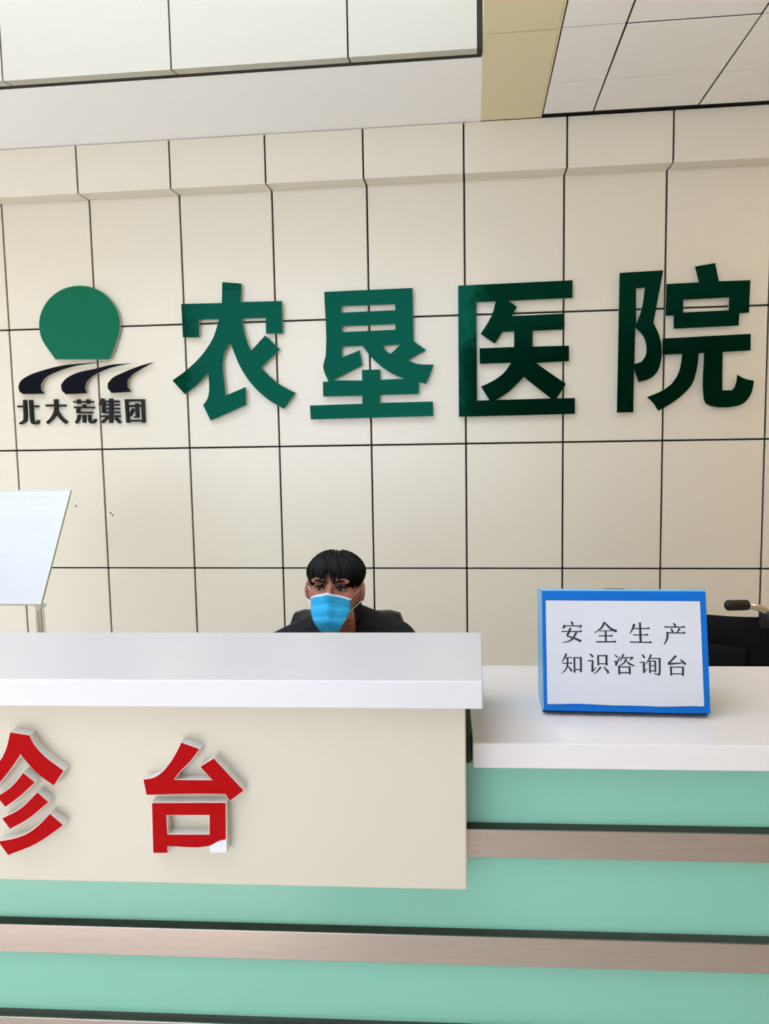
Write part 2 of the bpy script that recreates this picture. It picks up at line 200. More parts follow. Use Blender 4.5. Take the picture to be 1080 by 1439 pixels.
'sw3': [[[-1.5371,1.905],[-1.5549,1.9009],[-1.5727,1.8969],[-1.5905,1.8927],[-1.6082,1.8879],[-1.6288,1.8816],[-1.6492,1.8747],[-1.6696,1.8674],[-1.6898,1.8596],[-1.7046,1.8541],[-1.7195,1.8486],[-1.734,1.8422],[-1.7475,1.8344],[-1.7546,1.8286],[-1.7609,1.822],[-1.767,1.815],[-1.7732,1.8082],[-1.7744,1.7853],[-1.7554,1.7619],[-1.6544,1.7657],[-1.6732,1.7906],[-1.6717,1.8211],[-1.6645,1.8287],[-1.6574,1.8365],[-1.6501,1.844],[-1.6421,1.8508],[-1.6323,1.8571],[-1.622,1.8624],[-1.6114,1.8674],[-1.6009,1.8726]]],
'tai1': [[[-0.5325,0.9439],[-0.5276,0.9447],[-0.5227,0.9454],[-0.5179,0.9463],[-0.5132,0.9478],[-0.5092,0.9498],[-0.5054,0.9521],[-0.5018,0.9548],[-0.4984,0.9577],[-0.4943,0.9616],[-0.4905,0.9659],[-0.4868,0.9703],[-0.4834,0.9748],[-0.4799,0.9795],[-0.4767,0.9843],[-0.4736,0.9893],[-0.4706,0.9942],[-0.468,0.9989],[-0.4656,1.0036],[-0.4632,1.0083],[-0.4608,1.0131],[-0.4266,1.0007],[-0.4312,0.9946],[-0.4358,0.9884],[-0.4404,0.9824],[-0.4453,0.9765],[-0.4495,0.9721],[-0.454,0.9679],[-0.4584,0.9637],[-0.4627,0.9594],[-0.4658,0.9557],[-0.4688,0.9519],[-0.4717,0.948],[-0.4747,0.9442],[-0.4076,0.9444],[-0.4291,0.9687],[-0.4029,0.9849],[-0.3505,0.9254],[-0.3772,0.9049],[-0.385,0.9181],[-0.4407,0.9178],[-0.5279,0.9143]]],
'tai2': [[[-0.519,0.901],[-0.3839,0.9036],[-0.386,0.8348],[-0.3892,0.834],[-0.3925,0.8333],[-0.3958,0.8325],[-0.3989,0.8314],[-0.4037,0.829],[-0.4083,0.826],[-0.413,0.8232],[-0.4179,0.8212],[-0.4364,0.8183],[-0.4551,0.8182],[-0.4739,0.8193],[-0.4927,0.8197],[-0.4933,0.8069],[-0.521,0.8063]],[[-0.492,0.8775],[-0.4156,0.8788],[-0.417,0.844],[-0.4917,0.8427]]],
'tai2full': [[[-0.519,0.901],[-0.3839,0.9036],[-0.3859,0.8103],[-0.416,0.8097],[-0.4179,0.8212],[-0.4927,0.8197],[-0.4933,0.8069],[-0.521,0.8063]],[[-0.492,0.8775],[-0.4156,0.8788],[-0.417,0.844],[-0.4917,0.8427]]],
'chip': [[[-0.386,0.8348],[-0.3859,0.8103],[-0.416,0.8097],[-0.4179,0.8212],[-0.4132,0.8239],[-0.4085,0.8266],[-0.4038,0.8292],[-0.3989,0.8314],[-0.3958,0.8325],[-0.3925,0.8333],[-0.3892,0.834]]],
'zhen1': [[[-0.7715,1.0287],[-0.7354,1.0234],[-0.7335,1.019],[-0.7316,1.0146],[-0.7296,1.0102],[-0.7273,1.006],[-0.7233,1.0002],[-0.7189,0.9946],[-0.7141,0.9893],[-0.7092,0.9843],[-0.7012,0.9772],[-0.6927,0.9707],[-0.6841,0.9643],[-0.6756,0.9579],[-0.696,0.929],[-0.7024,0.9335],[-0.7088,0.938],[-0.7151,0.9426],[-0.7212,0.9475],[-0.726,0.952],[-0.7307,0.9568],[-0.7351,0.9618],[-0.7395,0.9668],[-0.7433,0.9716],[-0.7469,0.9764],[-0.7505,0.9813],[-0.7541,0.9862],[-0.7584,0.98],[-0.7627,0.9738],[-0.767,0.9676],[-0.7716,0.9616],[-0.7772,0.9545],[-0.7831,0.9476],[-0.7892,0.9408],[-0.7955,0.9342],[-0.8012,0.9287],[-0.8071,0.9234],[-0.8131,0.9182],[-0.8191,0.9129],[-0.8372,0.9361],[-0.8299,0.9423],[-0.8226,0.9485],[-0.8154,0.9547],[-0.8084,0.9611],[-0.8042,0.9649],[-0.8001,0.9688],[-0.7961,0.9729],[-0.7926,0.9772],[-0.7888,0.9828],[-0.7856,0.9886],[-0.7826,0.9945],[-0.78,1.0006],[-0.7775,1.0075],[-0.7754,1.0145],[-0.7735,1.0216]]],
'zhen2': [[[-0.752,0.954],[-0.7298,0.9351],[-0.7367,0.9288],[-0.7436,0.9225],[-0.7506,0.9162],[-0.7578,0.9101],[-0.7653,0.9042],[-0.7731,0.8986],[-0.7809,0.893],[-0.7887,0.8874],[-0.8046,0.9082],[-0.7974,0.9127],[-0.7901,0.9172],[-0.783,0.9219],[-0.7763,0.9271],[-0.7698,0.9334],[-0.7637,0.9401],[-0.7579,0.9471]]],
'zhen3': [[[-0.7279,0.9184],[-0.7071,0.8985],[-0.7166,0.8905],[-0.7261,0.8824],[-0.7358,0.8744],[-0.7458,0.867],[-0.7548,0.8613],[-0.7641,0.8561],[-0.7735,0.8511],[-0.7829,0.8459],[-0.7975,0.8673],[-0.7884,0.8719],[-0.7793,0.8764],[-0.7703,0.8811],[-0.7617,0.8866],[-0.7527,0.8939],[-0.7443,0.9019],[-0.7361,0.9103]]],
'zhen4': [[[-0.7071,0.8783],[-0.6821,0.8557],[-0.6948,0.8465],[-0.7076,0.8372],[-0.7205,0.8281],[-0.734,0.8199],[-0.7476,0.8132],[-0.7616,0.8074],[-0.7757,0.802],[-0.7898,0.7963],[-0.8078,0.8235],[-0.8009,0.8248],[-0.794,0.826],[-0.7871,0.8274],[-0.7803,0.829],[-0.7738,0.8309],[-0.7674,0.833],[-0.7611,0.8354],[-0.755,0.8382],[-0.7482,0.8421],[-0.7417,0.8465],[-0.7354,0.8512],[-0.7293,0.8561],[-0.7235,0.8614],[-0.718,0.867],[-0.7126,0.8727]]],
'zhen5': [[[-0.8879,1.019],[-0.8819,1.0156],[-0.8758,1.0123],[-0.8698,1.0087],[-0.8643,1.0046],[-0.8593,0.9996],[-0.8549,0.9941],[-0.8506,0.9884],[-0.8462,0.9827],[-0.8675,0.9604],[-0.8719,0.966],[-0.8763,0.9717],[-0.8808,0.9772],[-0.8857,0.9823],[-0.8907,0.9863],[-0.896,0.9899],[-0.9015,0.9933],[-0.9069,0.9968]]],
'zhen6': [[[-0.9131,0.9474],[-0.8536,0.9482],[-0.8603,0.8538],[-0.8339,0.8767],[-0.8236,0.847],[-0.887,0.7955],[-0.8888,0.7986],[-0.8908,0.8016],[-0.8925,0.8047],[-0.8936,0.808],[-0.8957,0.8351],[-0.8932,0.8627],[-0.8889,0.8905],[-0.8855,0.9181],[-0.9153,0.9177]]],
'bei': [[[-2.2543,1.7026],[-2.2213,1.7019],[-2.2207,1.711],[-2.2537,1.7117]],[[-2.2224,1.7381],[-2.223,1.7131],[-2.2239,1.6773],[-2.2253,1.6506],[-2.2266,1.6405],[-2.227,1.6399],[-2.2296,1.6379],[-2.236,1.6331],[-2.2446,1.6287],[-2.2508,1.6255],[-2.2476,1.6177],[-2.2407,1.6196],[-2.2305,1.623],[-2.2221,1.6272],[-2.2166,1.6309],[-2.2122,1.6376],[-2.2101,1.6502],[-2.209,1.6775],[-2.2086,1.7134],[-2.2085,1.7384]],[[-2.1916,1.7373],[-2.1917,1.7084],[-2.1917,1.6669],[-2.1904,1.6357],[-2.1863,1.6218],[-2.1775,1.617],[-2.1719,1.6169],[-2.1658,1.616],[-2.158,1.6171],[-2.1509,1.6206],[-2.1474,1.6273],[-2.1468,1.6336],[-2.1467,1.6374],[-2.1571,1.638],[-2.1578,1.6344],[-2.1587,1.63],[-2.1594,1.6288],[-2.1611,1.6283],[-2.1652,1.6277],[-2.1699,1.6286],[-2.1737,1.629],[-2.1739,1.6282],[-2.1759,1.6376],[-2.1771,1.6676],[-2.1771,1.7089],[-2.177,1.7378]],[[-2.1779,1.702],[-2.1468,1.7014],[-2.1463,1.7105],[-2.1774,1.7111]]],
'da': [[[-2.1069,1.7041],[-2.0039,1.702],[-2.0033,1.7117],[-2.1063,1.7138]],[[-2.0614,1.7384],[-2.0614,1.7235],[-2.0616,1.7021],[-2.0636,1.6843],[-2.0678,1.6722],[-2.074,1.6614],[-2.0812,1.6517],[-2.0904,1.642],[-2.1013,1.6327],[-2.1088,1.6264],[-2.1015,1.618],[-2.0934,1.624],[-2.0815,1.6332],[-2.0707,1.6436],[-2.062,1.6543],[-2.054,1.6667],[-2.0481,1.6817],[-2.0456,1.7017],[-2.0451,1.7238],[-2.0449,1.7389]],[[-2.0611,1.6794],[-2.0552,1.6697],[-2.0463,1.6555],[-2.037,1.6425],[-2.0266,1.6318],[-2.0158,1.6226],[-2.0086,1.6165],[-1.9984,1.6274],[-2.0057,1.6332],[-2.0161,1.6419],[-2.0255,1.6512],[-2.034,1.663],[-2.0427,1.6769],[-2.0485,1.6865]]],
'huang': [[[-1.9617,1.7199],[-1.8595,1.7177],[-1.859,1.7261],[-1.9612,1.7282]],[[-1.9409,1.7356],[-1.9416,1.713],[-1.9293,1.7127],[-1.9273,1.7353]],[[-1.8925,1.7353],[-1.8938,1.7121],[-1.8816,1.7116],[-1.8789,1.7347]],[[-1.9599,1.6917],[-1.8576,1.6896],[-1.8571,1.6987],[-1.9594,1.7008]],[[-1.9154,1.7078],[-1.9127,1.6948],[-1.9007,1.6974],[-1.9033,1.7104]],[[-1.9439,1.6961],[-1.9487,1.6719],[-1.9359,1.6701],[-1.9311,1.6942]],[[-1.9477,1.6669],[-1.8675,1.6653],[-1.867,1.6737],[-1.9472,1.6753]],[[-1.9422,1.6603],[-1.9431,1.6549],[-1.9444,1.6473],[-1.9464,1.6407],[-1.9499,1.6342],[-1.9547,1.6271],[-1.958,1.6221],[-1.9497,1.6167],[-1.9458,1.6214],[-1.94,1.6287],[-1.9351,1.6365],[-1.9324,1.6451],[-1.9309,1.6534],[-1.93,1.6589]],[[-1.916,1.659],[-1.9172,1.6202],[-1.9049,1.6203],[-1.9037,1.6591]],[[-1.8894,1.6582],[-1.889,1.6483],[-1.8882,1.6338],[-1.8852,1.6218],[-1.8765,1.6159],[-1.8669,1.6158],[-1.8588,1.6184],[-1.8532,1.624],[-1.8497,1.6308],[-1.8477,1.6352],[-1.8564,1.6387],[-1.8585,1.6345],[-1.8614,1.6292],[-1.8639,1.6267],[-1.8679,1.6258],[-1.8729,1.626],[-1.8749,1.6272],[-1.8765,1.6354],[-1.877,1.6491],[-1.8771,1.6589]]],
'ji': [[[-1.8144,1.7389],[-1.8296,1.708],[-1.8186,1.7034],[-1.8033,1.7342]],[[-1.8147,1.7231],[-1.8168,1.6652],[-1.8032,1.6651],[-1.8011,1.723]],[[-1.775,1.7358],[-1.7811,1.6162],[-1.7668,1.616],[-1.7601,1.7355]],[[-1.8098,1.7192],[-1.727,1.7168],[-1.7265,1.7258],[-1.8094,1.7269]],[[-1.8107,1.7022],[-1.7278,1.7005],[-1.7274,1.7082],[-1.8103,1.7099]],[[-1.8117,1.6832],[-1.7271,1.6815],[-1.7267,1.6892],[-1.8113,1.691]],[[-1.8127,1.6652],[-1.7281,1.6636],[-1.7277,1.6713],[-1.8123,1.6729]],[[-1.8239,1.6461],[-1.725,1.6445],[-1.7246,1.6535],[-1.8235,1.6545]],[[-1.7956,1.6463],[-1.8221,1.624],[-1.8151,1.6163],[-1.7882,1.6382]],[[-1.754,1.6357],[-1.7298,1.6127],[-1.7211,1.621],[-1.7453,1.644]]],
'tuan': [[[-1.6959,1.7298],[-1.6934,1.6158],[-1.6798,1.6164],[-1.6825,1.7304]],[[-1.6948,1.72],[-1.5991,1.718],[-1.5985,1.7288],[-1.6942,1.7309]],[[-1.6123,1.7282],[-1.6129,1.6145],[-1.5987,1.6148],[-1.5982,1.7285]],[[-1.6864,1.6209],[-1.6089,1.6195],[-1.6084,1.6291],[-1.6859,1.6306]],[[-1.6741,1.6923],[-1.622,1.6925],[-1.6218,1.7021],[-1.6739,1.7019]],[[-1.6431,1.7096],[-1.6431,1.6423],[-1.6296,1.6427],[-1.6297,1.71]],[[-1.633,1.6482],[-1.6515,1.6476],[-1.6515,1.6393],[-1.6329,1.6399]],[[-1.6598,1.6857],[-1.6794,1.6521],[-1.6701,1.6472],[-1.6493,1.6802]]],
'p_an': [[[47.1,166.4],[47.9,165.3],[49.1,163.8],[49.5,162.7],[49.7,162.1],[49.8,160.8],[49.9,159.7],[53.2,159.6],[53.4,160.7],[53.7,162.5],[53.3,164.8],[51.4,166.3],[49.5,167.3],[48.1,167.8]],[[34.4,160.8],[31.3,153.8],[35.9,152.1],[38.1,159.4]],[[36.2,157.0],[68.3,156.7],[68.3,159.0],[36.3,159.3]],[[65.9,156.0],[66.8,156.3],[67.5,156.5],[67.2,158.4],[66.5,157.4],[64.7,155.3],[63.3,153.8],[64.1,152.8],[65.9,153.8],[68.3,155.4],[70.2,157.1],[69.1,160.1],[67.3,160.7],[66.4,161.0]],[[29.6,145.5],[70.0,145.8],[70.0,148.1],[29.6,147.8]],[[65.0,146.0],[68.8,145.3],[68.6,149.6],[64.8,148.3]],[[45.5,154.7],[38.6,138.3],[42.2,136.7],[50.0,152.8]],[[40.0,136.2],[43.5,135.0],[48.8,133.3],[53.7,131.5],[58.4,129.1],[63.3,126.4],[66.5,124.5],[68.9,129.3],[65.4,130.7],[60.2,132.9],[55.1,134.9],[49.8,136.5],[44.4,137.9],[40.8,138.8]],[[57.4,147.0],[55.5,143.5],[52.9,138.4],[50.2,134.4],[47.9,131.7],[45.3,129.5],[42.3,127.8],[38.3,126.5],[33.6,125.5],[30.4,124.8],[30.6,123.5],[33.8,123.8],[38.7,124.3],[43.2,125.3],[46.8,126.8],[50.3,128.9],[53.5,131.8],[56.4,136.4],[59.1,141.7],[60.9,145.3]]],
'p_quan': [[[111.5,167.5],[110.3,164.3],[108.3,159.8],[105.8,155.7],[101.8,151.6],[96.7,147.5],[93.2,144.5],[93.9,143.5],[97.9,145.8],[103.5,149.4],[108.4,153.3],[111.8,157.8],[114.3,162.5],[115.9,165.6]],[[113.3,164.0],[115.7,160.6],[119.5,155.8],[123.5,151.6],[128.0,148.7],[132.6,146.6],[135.7,145.2],[137.8,150.4],[134.7,151.5],[130.3,153.1],[126.3,155.3],[122.3,158.6],[118.2,162.8],[115.3,165.7]],[[103.2,147.7],[127.3,148.0],[127.3,149.9],[103.2,149.6]],[[113.3,148.5],[113.5,126.6],[117.4,126.8],[117.2,148.6]],[[101.7,137.2],[129.0,137.4],[129.0,140.0],[101.7,139.5]],[[124.6,137.7],[127.9,136.9],[127.6,141.5],[124.5,140.0]],[[96.6,124.9],[135.0,125.2],[135.1,128.2],[96.7,127.9]],[[130.2,125.9],[133.8,125.3],[133.1,130.2],[129.9,128.5]]],
'p_sheng': [[[168.0,163.7],[167.6,161.2],[166.7,157.5],[165.7,154.0],[164.1,150.2],[162.1,146.1],[160.8,143.3],[161.9,142.6],[163.9,145.1],[166.5,148.9],[168.9,152.6],[170.7,156.2],[172.2,159.8],[173.2,162.2]],[[169.2,152.8],[199.9,153.2],[200.0,155.5],[169.2,155.1]],[[194.4,153.1],[198.7,152.5],[198.1,157.4],[194.2,155.4]],[[179.4,166.2],[179.5,126.5],[184.0,126.7],[183.9,166.3]],[[167.6,140.0],[197.1,140.4],[197.2,142.7],[167.7,142.3]],[[191.6,140.4],[195.9,139.9],[195.4,144.4],[191.4,142.7]],[[161.0,125.3],[203.0,125.0],[203.1,127.6],[161.1,127.9]],[[197.5,125.5],[201.8,124.7],[201.3,129.6],[197.3,127.7]]],
'p_chan': [[[243.8,164.9],[244.6,163.7],[245.8,162.0],[246.3,160.9],[246.4,160.6],[246.3,159.8],[246.3,159.0],[249.7,158.4],[250.0,159.3],[250.3,160.8],[249.9,162.9],[248.3,164.5],[246.4,165.7],[245.1,166.4]],[[227.2,156.5],[267.2,156.5],[267.2,158.8],[227.3,159.1]],[[261.7,156.7],[265.9,155.9],[265.6,160.7],[261.6,159.0]],[[238.5,154.2],[239.3,152.6],[240.4,150.4],[240.9,148.9],[241.1,148.5],[241.0,147.8],[240.9,147.1],[243.9,146.1],[244.3,146.8],[244.9,148.4],[244.8,150.6],[243.2,152.5],[241.3,154.3],[240.0,155.4]],[[254.8,156.2],[250.7,147.5],[252.2,146.4],[258.5,153.8]],[[232.1,145.0],[267.5,144.7],[267.6,147.0],[232.2,147.3]],[[262.1,144.9],[266.5,144.4],[266.1,148.9],[261.9,147.2]],[[230.8,147.8],[230.9,145.1],[231.1,141.2],[230.9,137.8],[230.4,134.9],[229.5,131.9],[228.5,129.3],[227.4,126.8],[226.1,124.6],[225.2,123.0],[226.8,121.9],[228.0,123.3],[229.7,125.4],[231.3,127.9],[232.7,130.7],[234.0,133.9],[235.0,137.3],[235.2,141.3],[235.1,145.4],[234.9,148.2]]],
'p_zhi': [[[36.3,102.6],[35.6,100.1],[34.4,96.5],[33.1,93.3],[31.7,90.3],[30.1,87.3],[29.1,85.2],[30.5,84.4],[31.9,86.2],[33.9,89.1],[35.7,92.0],[37.5,95.2],[39.3,98.6],[40.6,100.9]],[[34.5,92.1],[49.8,92.8],[49.8,95.1],[34.4,94.4]],[[38.7,93.3],[38.7,89.7],[38.8,84.6],[38.4,80.0],[37.8,76.5],[36.8,73.2],[35.4,70.3],[33.1,67.3],[30.2,64.4],[28.1,62.3],[28.9,61.3],[31.3,63.0],[34.8,65.6],[37.8,68.6],[39.7,72.0],[41.1,75.7],[42.0,79.7],[42.4,84.6],[42.3,89.9],[42.3,93.5]],[[29.7,80.8],[49.4,81.4],[49.4,83.7],[29.8,83.1]],[[45.6,81.4],[48.7,80.9],[48.5,84.8],[45.5,83.7]],[[40.4,76.0],[41.2,74.6],[42.3,72.5],[43.5,70.5],[44.7,68.4],[46.0,66.2],[46.9,64.6],[50.5,67.1],[49.4,68.5],[47.9,70.6],[46.4,72.6],[44.8,74.4],[43.2,76.1],[42.0,77.3]],[[51.5,94.8],[51.8,63.3],[55.7,63.5],[55.4,95.0]],[[53.4,92.4],[67.7,92.7],[67.8,95.0],[53.4,94.8]],[[63.9,95.0],[63.9,64.2],[67.9,64.3],[68.5,95.2]],[[53.9,68.6],[66.0,68.9],[66.0,71.2],[53.9,71.0]]],
'p_shi': [[[82.8,100.5],[83.6,99.8],[84.8,98.9],[85.7,98.0],[86.4,96.8],[87.3,95.0],[87.8,93.8],[91.5,95.9],[90.8,97.1],[89.6,98.9],[88.3,100.6],[86.5,101.6],[84.8,102.1],[83.6,102.3]],[[78.9,86.5],[89.3,87.1],[89.2,89.7],[78.8,88.8]],[[86.9,89.4],[85.6,66.6],[90.1,66.6],[90.5,89.4]],[[88.4,64.4],[96.5,75.3],[95.6,76.2],[85.8,66.7]],[[97.7,99.5],[97.6,78.9],[101.5,79.1],[101.6,99.6]],[[99.7,97.1],[116.8,97.6],[116.8,100.2],[99.7,99.4]],[[113.3,99.7],[113.5,78.8],[117.4,79.0],[117.8,99.9]],[[99.9,81.1],[115.1,81.1],[115.2,83.4],[100.0,83.4]],[[102.7,77.0],[101.2,74.7],[99.0,71.3],[96.8,68.5],[94.3,66.0],[91.6,63.7],[89.7,62.0],[90.4,61.0],[92.6,62.2],[95.7,64.1],[98.8,66.4],[101.5,69.3],[104.1,72.6],[105.8,74.8]],[[108.8,75.4],[110.0,73.7],[111.9,71.4],[113.4,69.1],[114.7,66.7],[116.0,64.0],[116.8,62.1],[121.1,64.6],[120.0,66.4],[118.3,69.0],[116.5,71.6],[114.2,73.6],[111.7,75.5],[109.9,76.6]]],
'p_zi': [[[130.7,99.7],[135.8,94.3],[138.1,97.1],[132.0,101.2]],[[129.6,86.4],[133.5,82.7],[136.2,86.8],[131.3,88.9]],[[142.1,98.0],[139.5,94.5],[135.8,89.3],[132.9,85.0],[131.8,81.9],[131.5,79.7],[131.3,78.5],[135.5,78.2],[135.6,79.3],[135.8,80.9],[136.7,83.2],[138.6,87.7],[141.4,93.4],[143.2,97.3]],[[146.5,103.0],[145.9,100.9],[145.0,97.9],[144.0,95.0],[142.8,92.2],[141.5,89.1],[140.6,87.1],[141.7,86.5],[143.0,88.4],[144.7,91.2],[146.3,94.0],[147.8,96.8],[149.3,99.6],[150.4,101.5]],[[145.8,93.4],[166.6,94.8],[166.5,97.0],[145.7,95.7]],[[164.3,97.7],[159.6,90.1],[160.6,89.2],[167.6,94.6]],[[151.5,94.1],[150.7,91.6],[149.4,88.2],[147.7,85.4],[144.7,82.8],[140.9,80.2],[138.2,78.4],[138.8,77.2],[141.7,78.6],[146.0,80.8],[149.7,83.4],[152.2,86.7],[153.9,90.3],[155.1,92.7]],[[152.6,88.4],[153.8,86.4],[155.7,83.6],[158.2,81.0],[161.8,79.4],[165.6,78.1],[168.2,77.4],[169.2,79.8],[166.7,81.0],[163.3,82.6],[160.4,84.3],[158.0,85.9],[155.5,88.0],[153.8,89.5]],[[137.2,77.7],[137.4,61.1],[141.3,61.3],[141.0,77.9]],[[139.0,75.1],[159.8,75.5],[159.9,77.8],[139.1,77.4]],[[157.1,77.0],[157.6,61.5],[161.4,61.7],[161.3,77.3]],[[139.4,63.6],[158.9,64.0],[159.0,66.3],[139.5,65.9]]],
'p_xun': [[[182.5,101.0],[183.1,100.2],[184.1,99.0],[184.7,98.0],[185.2,96.8],[185.8,95.1],[186.1,93.9],[189.8,95.3],[189.3,96.5],[188.6,98.3],[187.6,100.1],[186.2,101.3],[184.7,102.1],[183.7,102.6]],[[178.6,84.8],[187.8,85.5],[187.7,87.7],[178.6,87.1]],[[184.6,87.3],[184.3,65.2],[188.5,65.4],[188.4,87.4]],[[187.2,64.0],[193.0,74.0],[192.0,74.7],[184.6,65.8]],[[198.7,102.8],[198.0,100.5],[196.9,97.1],[195.4,93.5],[193.1,89.4],[190.3,84.8],[188.4,81.6],[189.4,80.9],[191.7,83.8],[195.1,88.1],[197.9,92.2],[199.9,95.8],[201.5,99.2],[202.5,101.4]],[[197.3,93.3],[217.2,93.1],[217.3,95.4],[197.4,95.5]],[[214.6,95.4],[214.5,87.2],[214.4,75.4],[214.1,66.6],[213.4,63.5],[212.9,63.1],[212.3,62.7],[214.4,59.6],[215.4,60.3],[217.0,62.2],[217.9,66.4],[218.3,75.4],[218.6,87.3],[218.7,95.5]],[[214.5,63.8],[205.6,65.2],[205.1,63.6],[213.5,60.3]],[[196.1,90.3],[196.1,64.8],[199.6,65.0],[199.6,90.4]],[[197.8,87.7],[208.4,87.9],[208.4,90.1],[197.8,89.9]],[[206.3,90.1],[206.2,67.0],[209.7,67.1],[210.1,90.2]],[[198.2,78.6],[207.6,78.7],[207.6,80.7],[198.2,80.5]],[[197.9,68.2],[207.3,68.1],[207.4,70.4],[198.0,70.5]]],
'p_tai': [[[246.1,102.2],[244.1,99.5],[241.1,95.6],[238.3,92.3],[235.7,89.9],[233.2,87.7],[231.4,86.3],[233.8,83.4],[235.5,84.9],[238.1,87.2],[240.8,89.8],[243.9,93.0],[247.3,96.7],[249.6,99.2]],[[232.0,81.3],[259.3,84.6],[259.2,86.8],[231.9,85.8]],[[254.8,91.8],[255.9,90.5],[257.6,88.6],[259.1,86.7],[260.7,84.8],[262.4,82.7],[263.5,81.3],[267.1,84.6],[265.8,85.9],[263.9,87.9],[262.0,89.8],[259.8,91.3],[257.6,92.6],[256.1,93.4]],[[235.5,79.1],[235.7,60.5],[239.5,60.7],[239.3,79.3]],[[237.3,76.2],[260.9,76.6],[260.9,78.9],[237.4,78.5]],[[258.0,79.0],[257.5,60.4],[261.6,60.5],[262.1,79.1]],[[237.6,63.0],[259.7,63.5],[259.7,65.7],[237.7,65.3]]],
}
# ------------------------------------------------------------------ setting: floor, back wall of cream panels
struct(box('floor', -8, 5, -6.5, D+0.2, -0.1, 0.0, 'floor'), 'pale stone floor of the hall')
wall = struct(box('wall_back', -5.0, 4.0, D+0.012, D+0.15, 0.0, 6.0, 'joint'), 'back wall clad in cream panels with dark joints')
PW, PH, GAP = 0.45, 0.5968, 0.0085
ROWS = [2.6807-PH*k for k in range(5)]
def panel_mesh(w, h, d, name):
    return from_bm(box_bm(GAP/2, w-GAP/2, 0, d, GAP/2, h-GAP/2, 0.0018), name)
pm = panel_mesh(PW, PH, 0.02, 'wall_panel'); pm.materials.append(M['panel'])
pm_low = panel_mesh(PW, ROWS[4], 0.02, 'wall_panel_low'); pm_low.materials.append(M['panel'])
X0 = -1.8326
pm_top = panel_mesh(PW, PH+0.02, 0.02, 'wall_panel_top'); pm_top.materials.append(M['panel'])
for c in range(-6, 12):
    for r in range(5):
        me = pm_top if r == 0 else pm if r < 4 else pm_low
        o = link('panel', me, None, wall); o.location = (X0+PW*c, D, ROWS[r]-PH if r < 4 else 0.0)
fri = struct(box('trim_1', -5.0, 4.0, D-0.10, D+0.012, 2.70, 2.9, 'joint'), 'projecting cream fascia along the top of the wall')
fm = from_bm(profile_bm([(D-0.11, 2.686), (D-0.11, 2.902), (D-0.098, 2.902), (D-0.098, 2.698), (D-0.002, 2.698), (D-0.002, 2.686)], GAP/2, PW-GAP/2), 'fascia_panel')
fm.materials.append(M['panel'])
for c in range(-6, 12):
    o = link('panel', fm, None, fri); o.location = (X0+PW*c, 0, 0)

# white soffit above the wall, upper parapet of the open hall, beam, tiled ceiling
struct(box('ceiling_soffit', -5.0, 0.043, 3.095, D+0.15, 2.905, 3.0, 'white_ceiling'), 'plain white soffit above the sign wall')
up = struct(box('wall_upper', -5.0, 0.040, 3.012, 3.098, 2.900, 6.0, 'joint'), 'upper wall of large cream panels above the white soffit')
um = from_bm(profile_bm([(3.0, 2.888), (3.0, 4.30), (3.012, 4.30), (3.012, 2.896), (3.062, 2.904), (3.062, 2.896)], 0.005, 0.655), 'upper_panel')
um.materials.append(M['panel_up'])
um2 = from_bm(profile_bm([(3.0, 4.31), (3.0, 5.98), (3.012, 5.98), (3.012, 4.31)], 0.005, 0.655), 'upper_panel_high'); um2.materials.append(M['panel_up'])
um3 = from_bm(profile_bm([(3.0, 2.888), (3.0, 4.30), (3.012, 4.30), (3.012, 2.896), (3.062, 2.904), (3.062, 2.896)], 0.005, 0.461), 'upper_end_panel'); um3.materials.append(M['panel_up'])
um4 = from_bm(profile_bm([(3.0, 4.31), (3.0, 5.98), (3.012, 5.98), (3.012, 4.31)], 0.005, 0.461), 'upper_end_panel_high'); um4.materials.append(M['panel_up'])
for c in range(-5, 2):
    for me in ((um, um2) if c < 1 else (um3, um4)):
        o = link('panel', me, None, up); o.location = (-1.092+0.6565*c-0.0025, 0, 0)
bm_ = box_bm(0.026, 0.041, 3.001, 3.012, 2.888, 6.0)
link('edge_strip', from_bm(bm_, 'edge_strip'), 'joint', up)
beam = struct(box('beam', 0.055, 0.288, -6.0, D+0.012, 2.915, 6.0, 'joint'), 'cream clad beam running out over the desk')
y = 3.7225
for L in (0.787, 0.9, 0.9, 0.9, 0.9, 0.9, 0.9):
    o = link('panel', from_bm(profile_bm([(y-L+0.010, 2.905), (y-L+0.010, 2.914), (y, 2.914), (y, 2.905)], 0.043, 0.298), 'beam_panel'), 'beam', beam)
    o = link('panel', from_bm(profile_bm([(y-L+0.006, 2.9145), (y-L+0.006, 6.0), (y, 6.0), (y, 2.9145)], 0.043, 0.0545), 'beam_side_panel'), 'beam', beam)
    y -= L
o = link('edge_strip', from_bm(profile_bm([(-6, 2.905), (-6, 2.95), (3.7225, 2.95), (3.7225, 2.905)], 0.299, 0.306), 'beam_edge'), 'beam', beam)
ceil = struct(box('ceiling', 0.306, 4.0, -6.5, D+0.15, 2.912, 3.05, 'joint'), 'ceiling of pale square tiles in a dark grid')
TP = 0.4365
xs = [0.308]+[0.5235+TP*k for k in range(8)]
ys = [3.690, 3.371]+[3.371-TP*k for k in range(1, 20)]
tc_ = {}
for i in range(len(xs)-1):
    for j in range(len(ys)-1):
        w, l = xs[i+1]-xs[i], ys[j]-ys[j+1]
        key = (round(w, 4), round(l, 4))
        if key not in tc_:
            me = from_bm(box_bm(0.0035, w-0.0035, 0.0028, l-0.0028, 0, 0.003, 0.0006), 'ceiling_tile'); me.materials.append(M['tile']); tc_[key] = me
        o = link('tile', tc_[key], None, ceil); o.location = (xs[i], ys[j+1], 2.905+random.uniform(0, 0.0012))
        if (i, j) == (1, 1): o.rotation_euler = (0.006, 0, 0); o.location.z -= 0.002
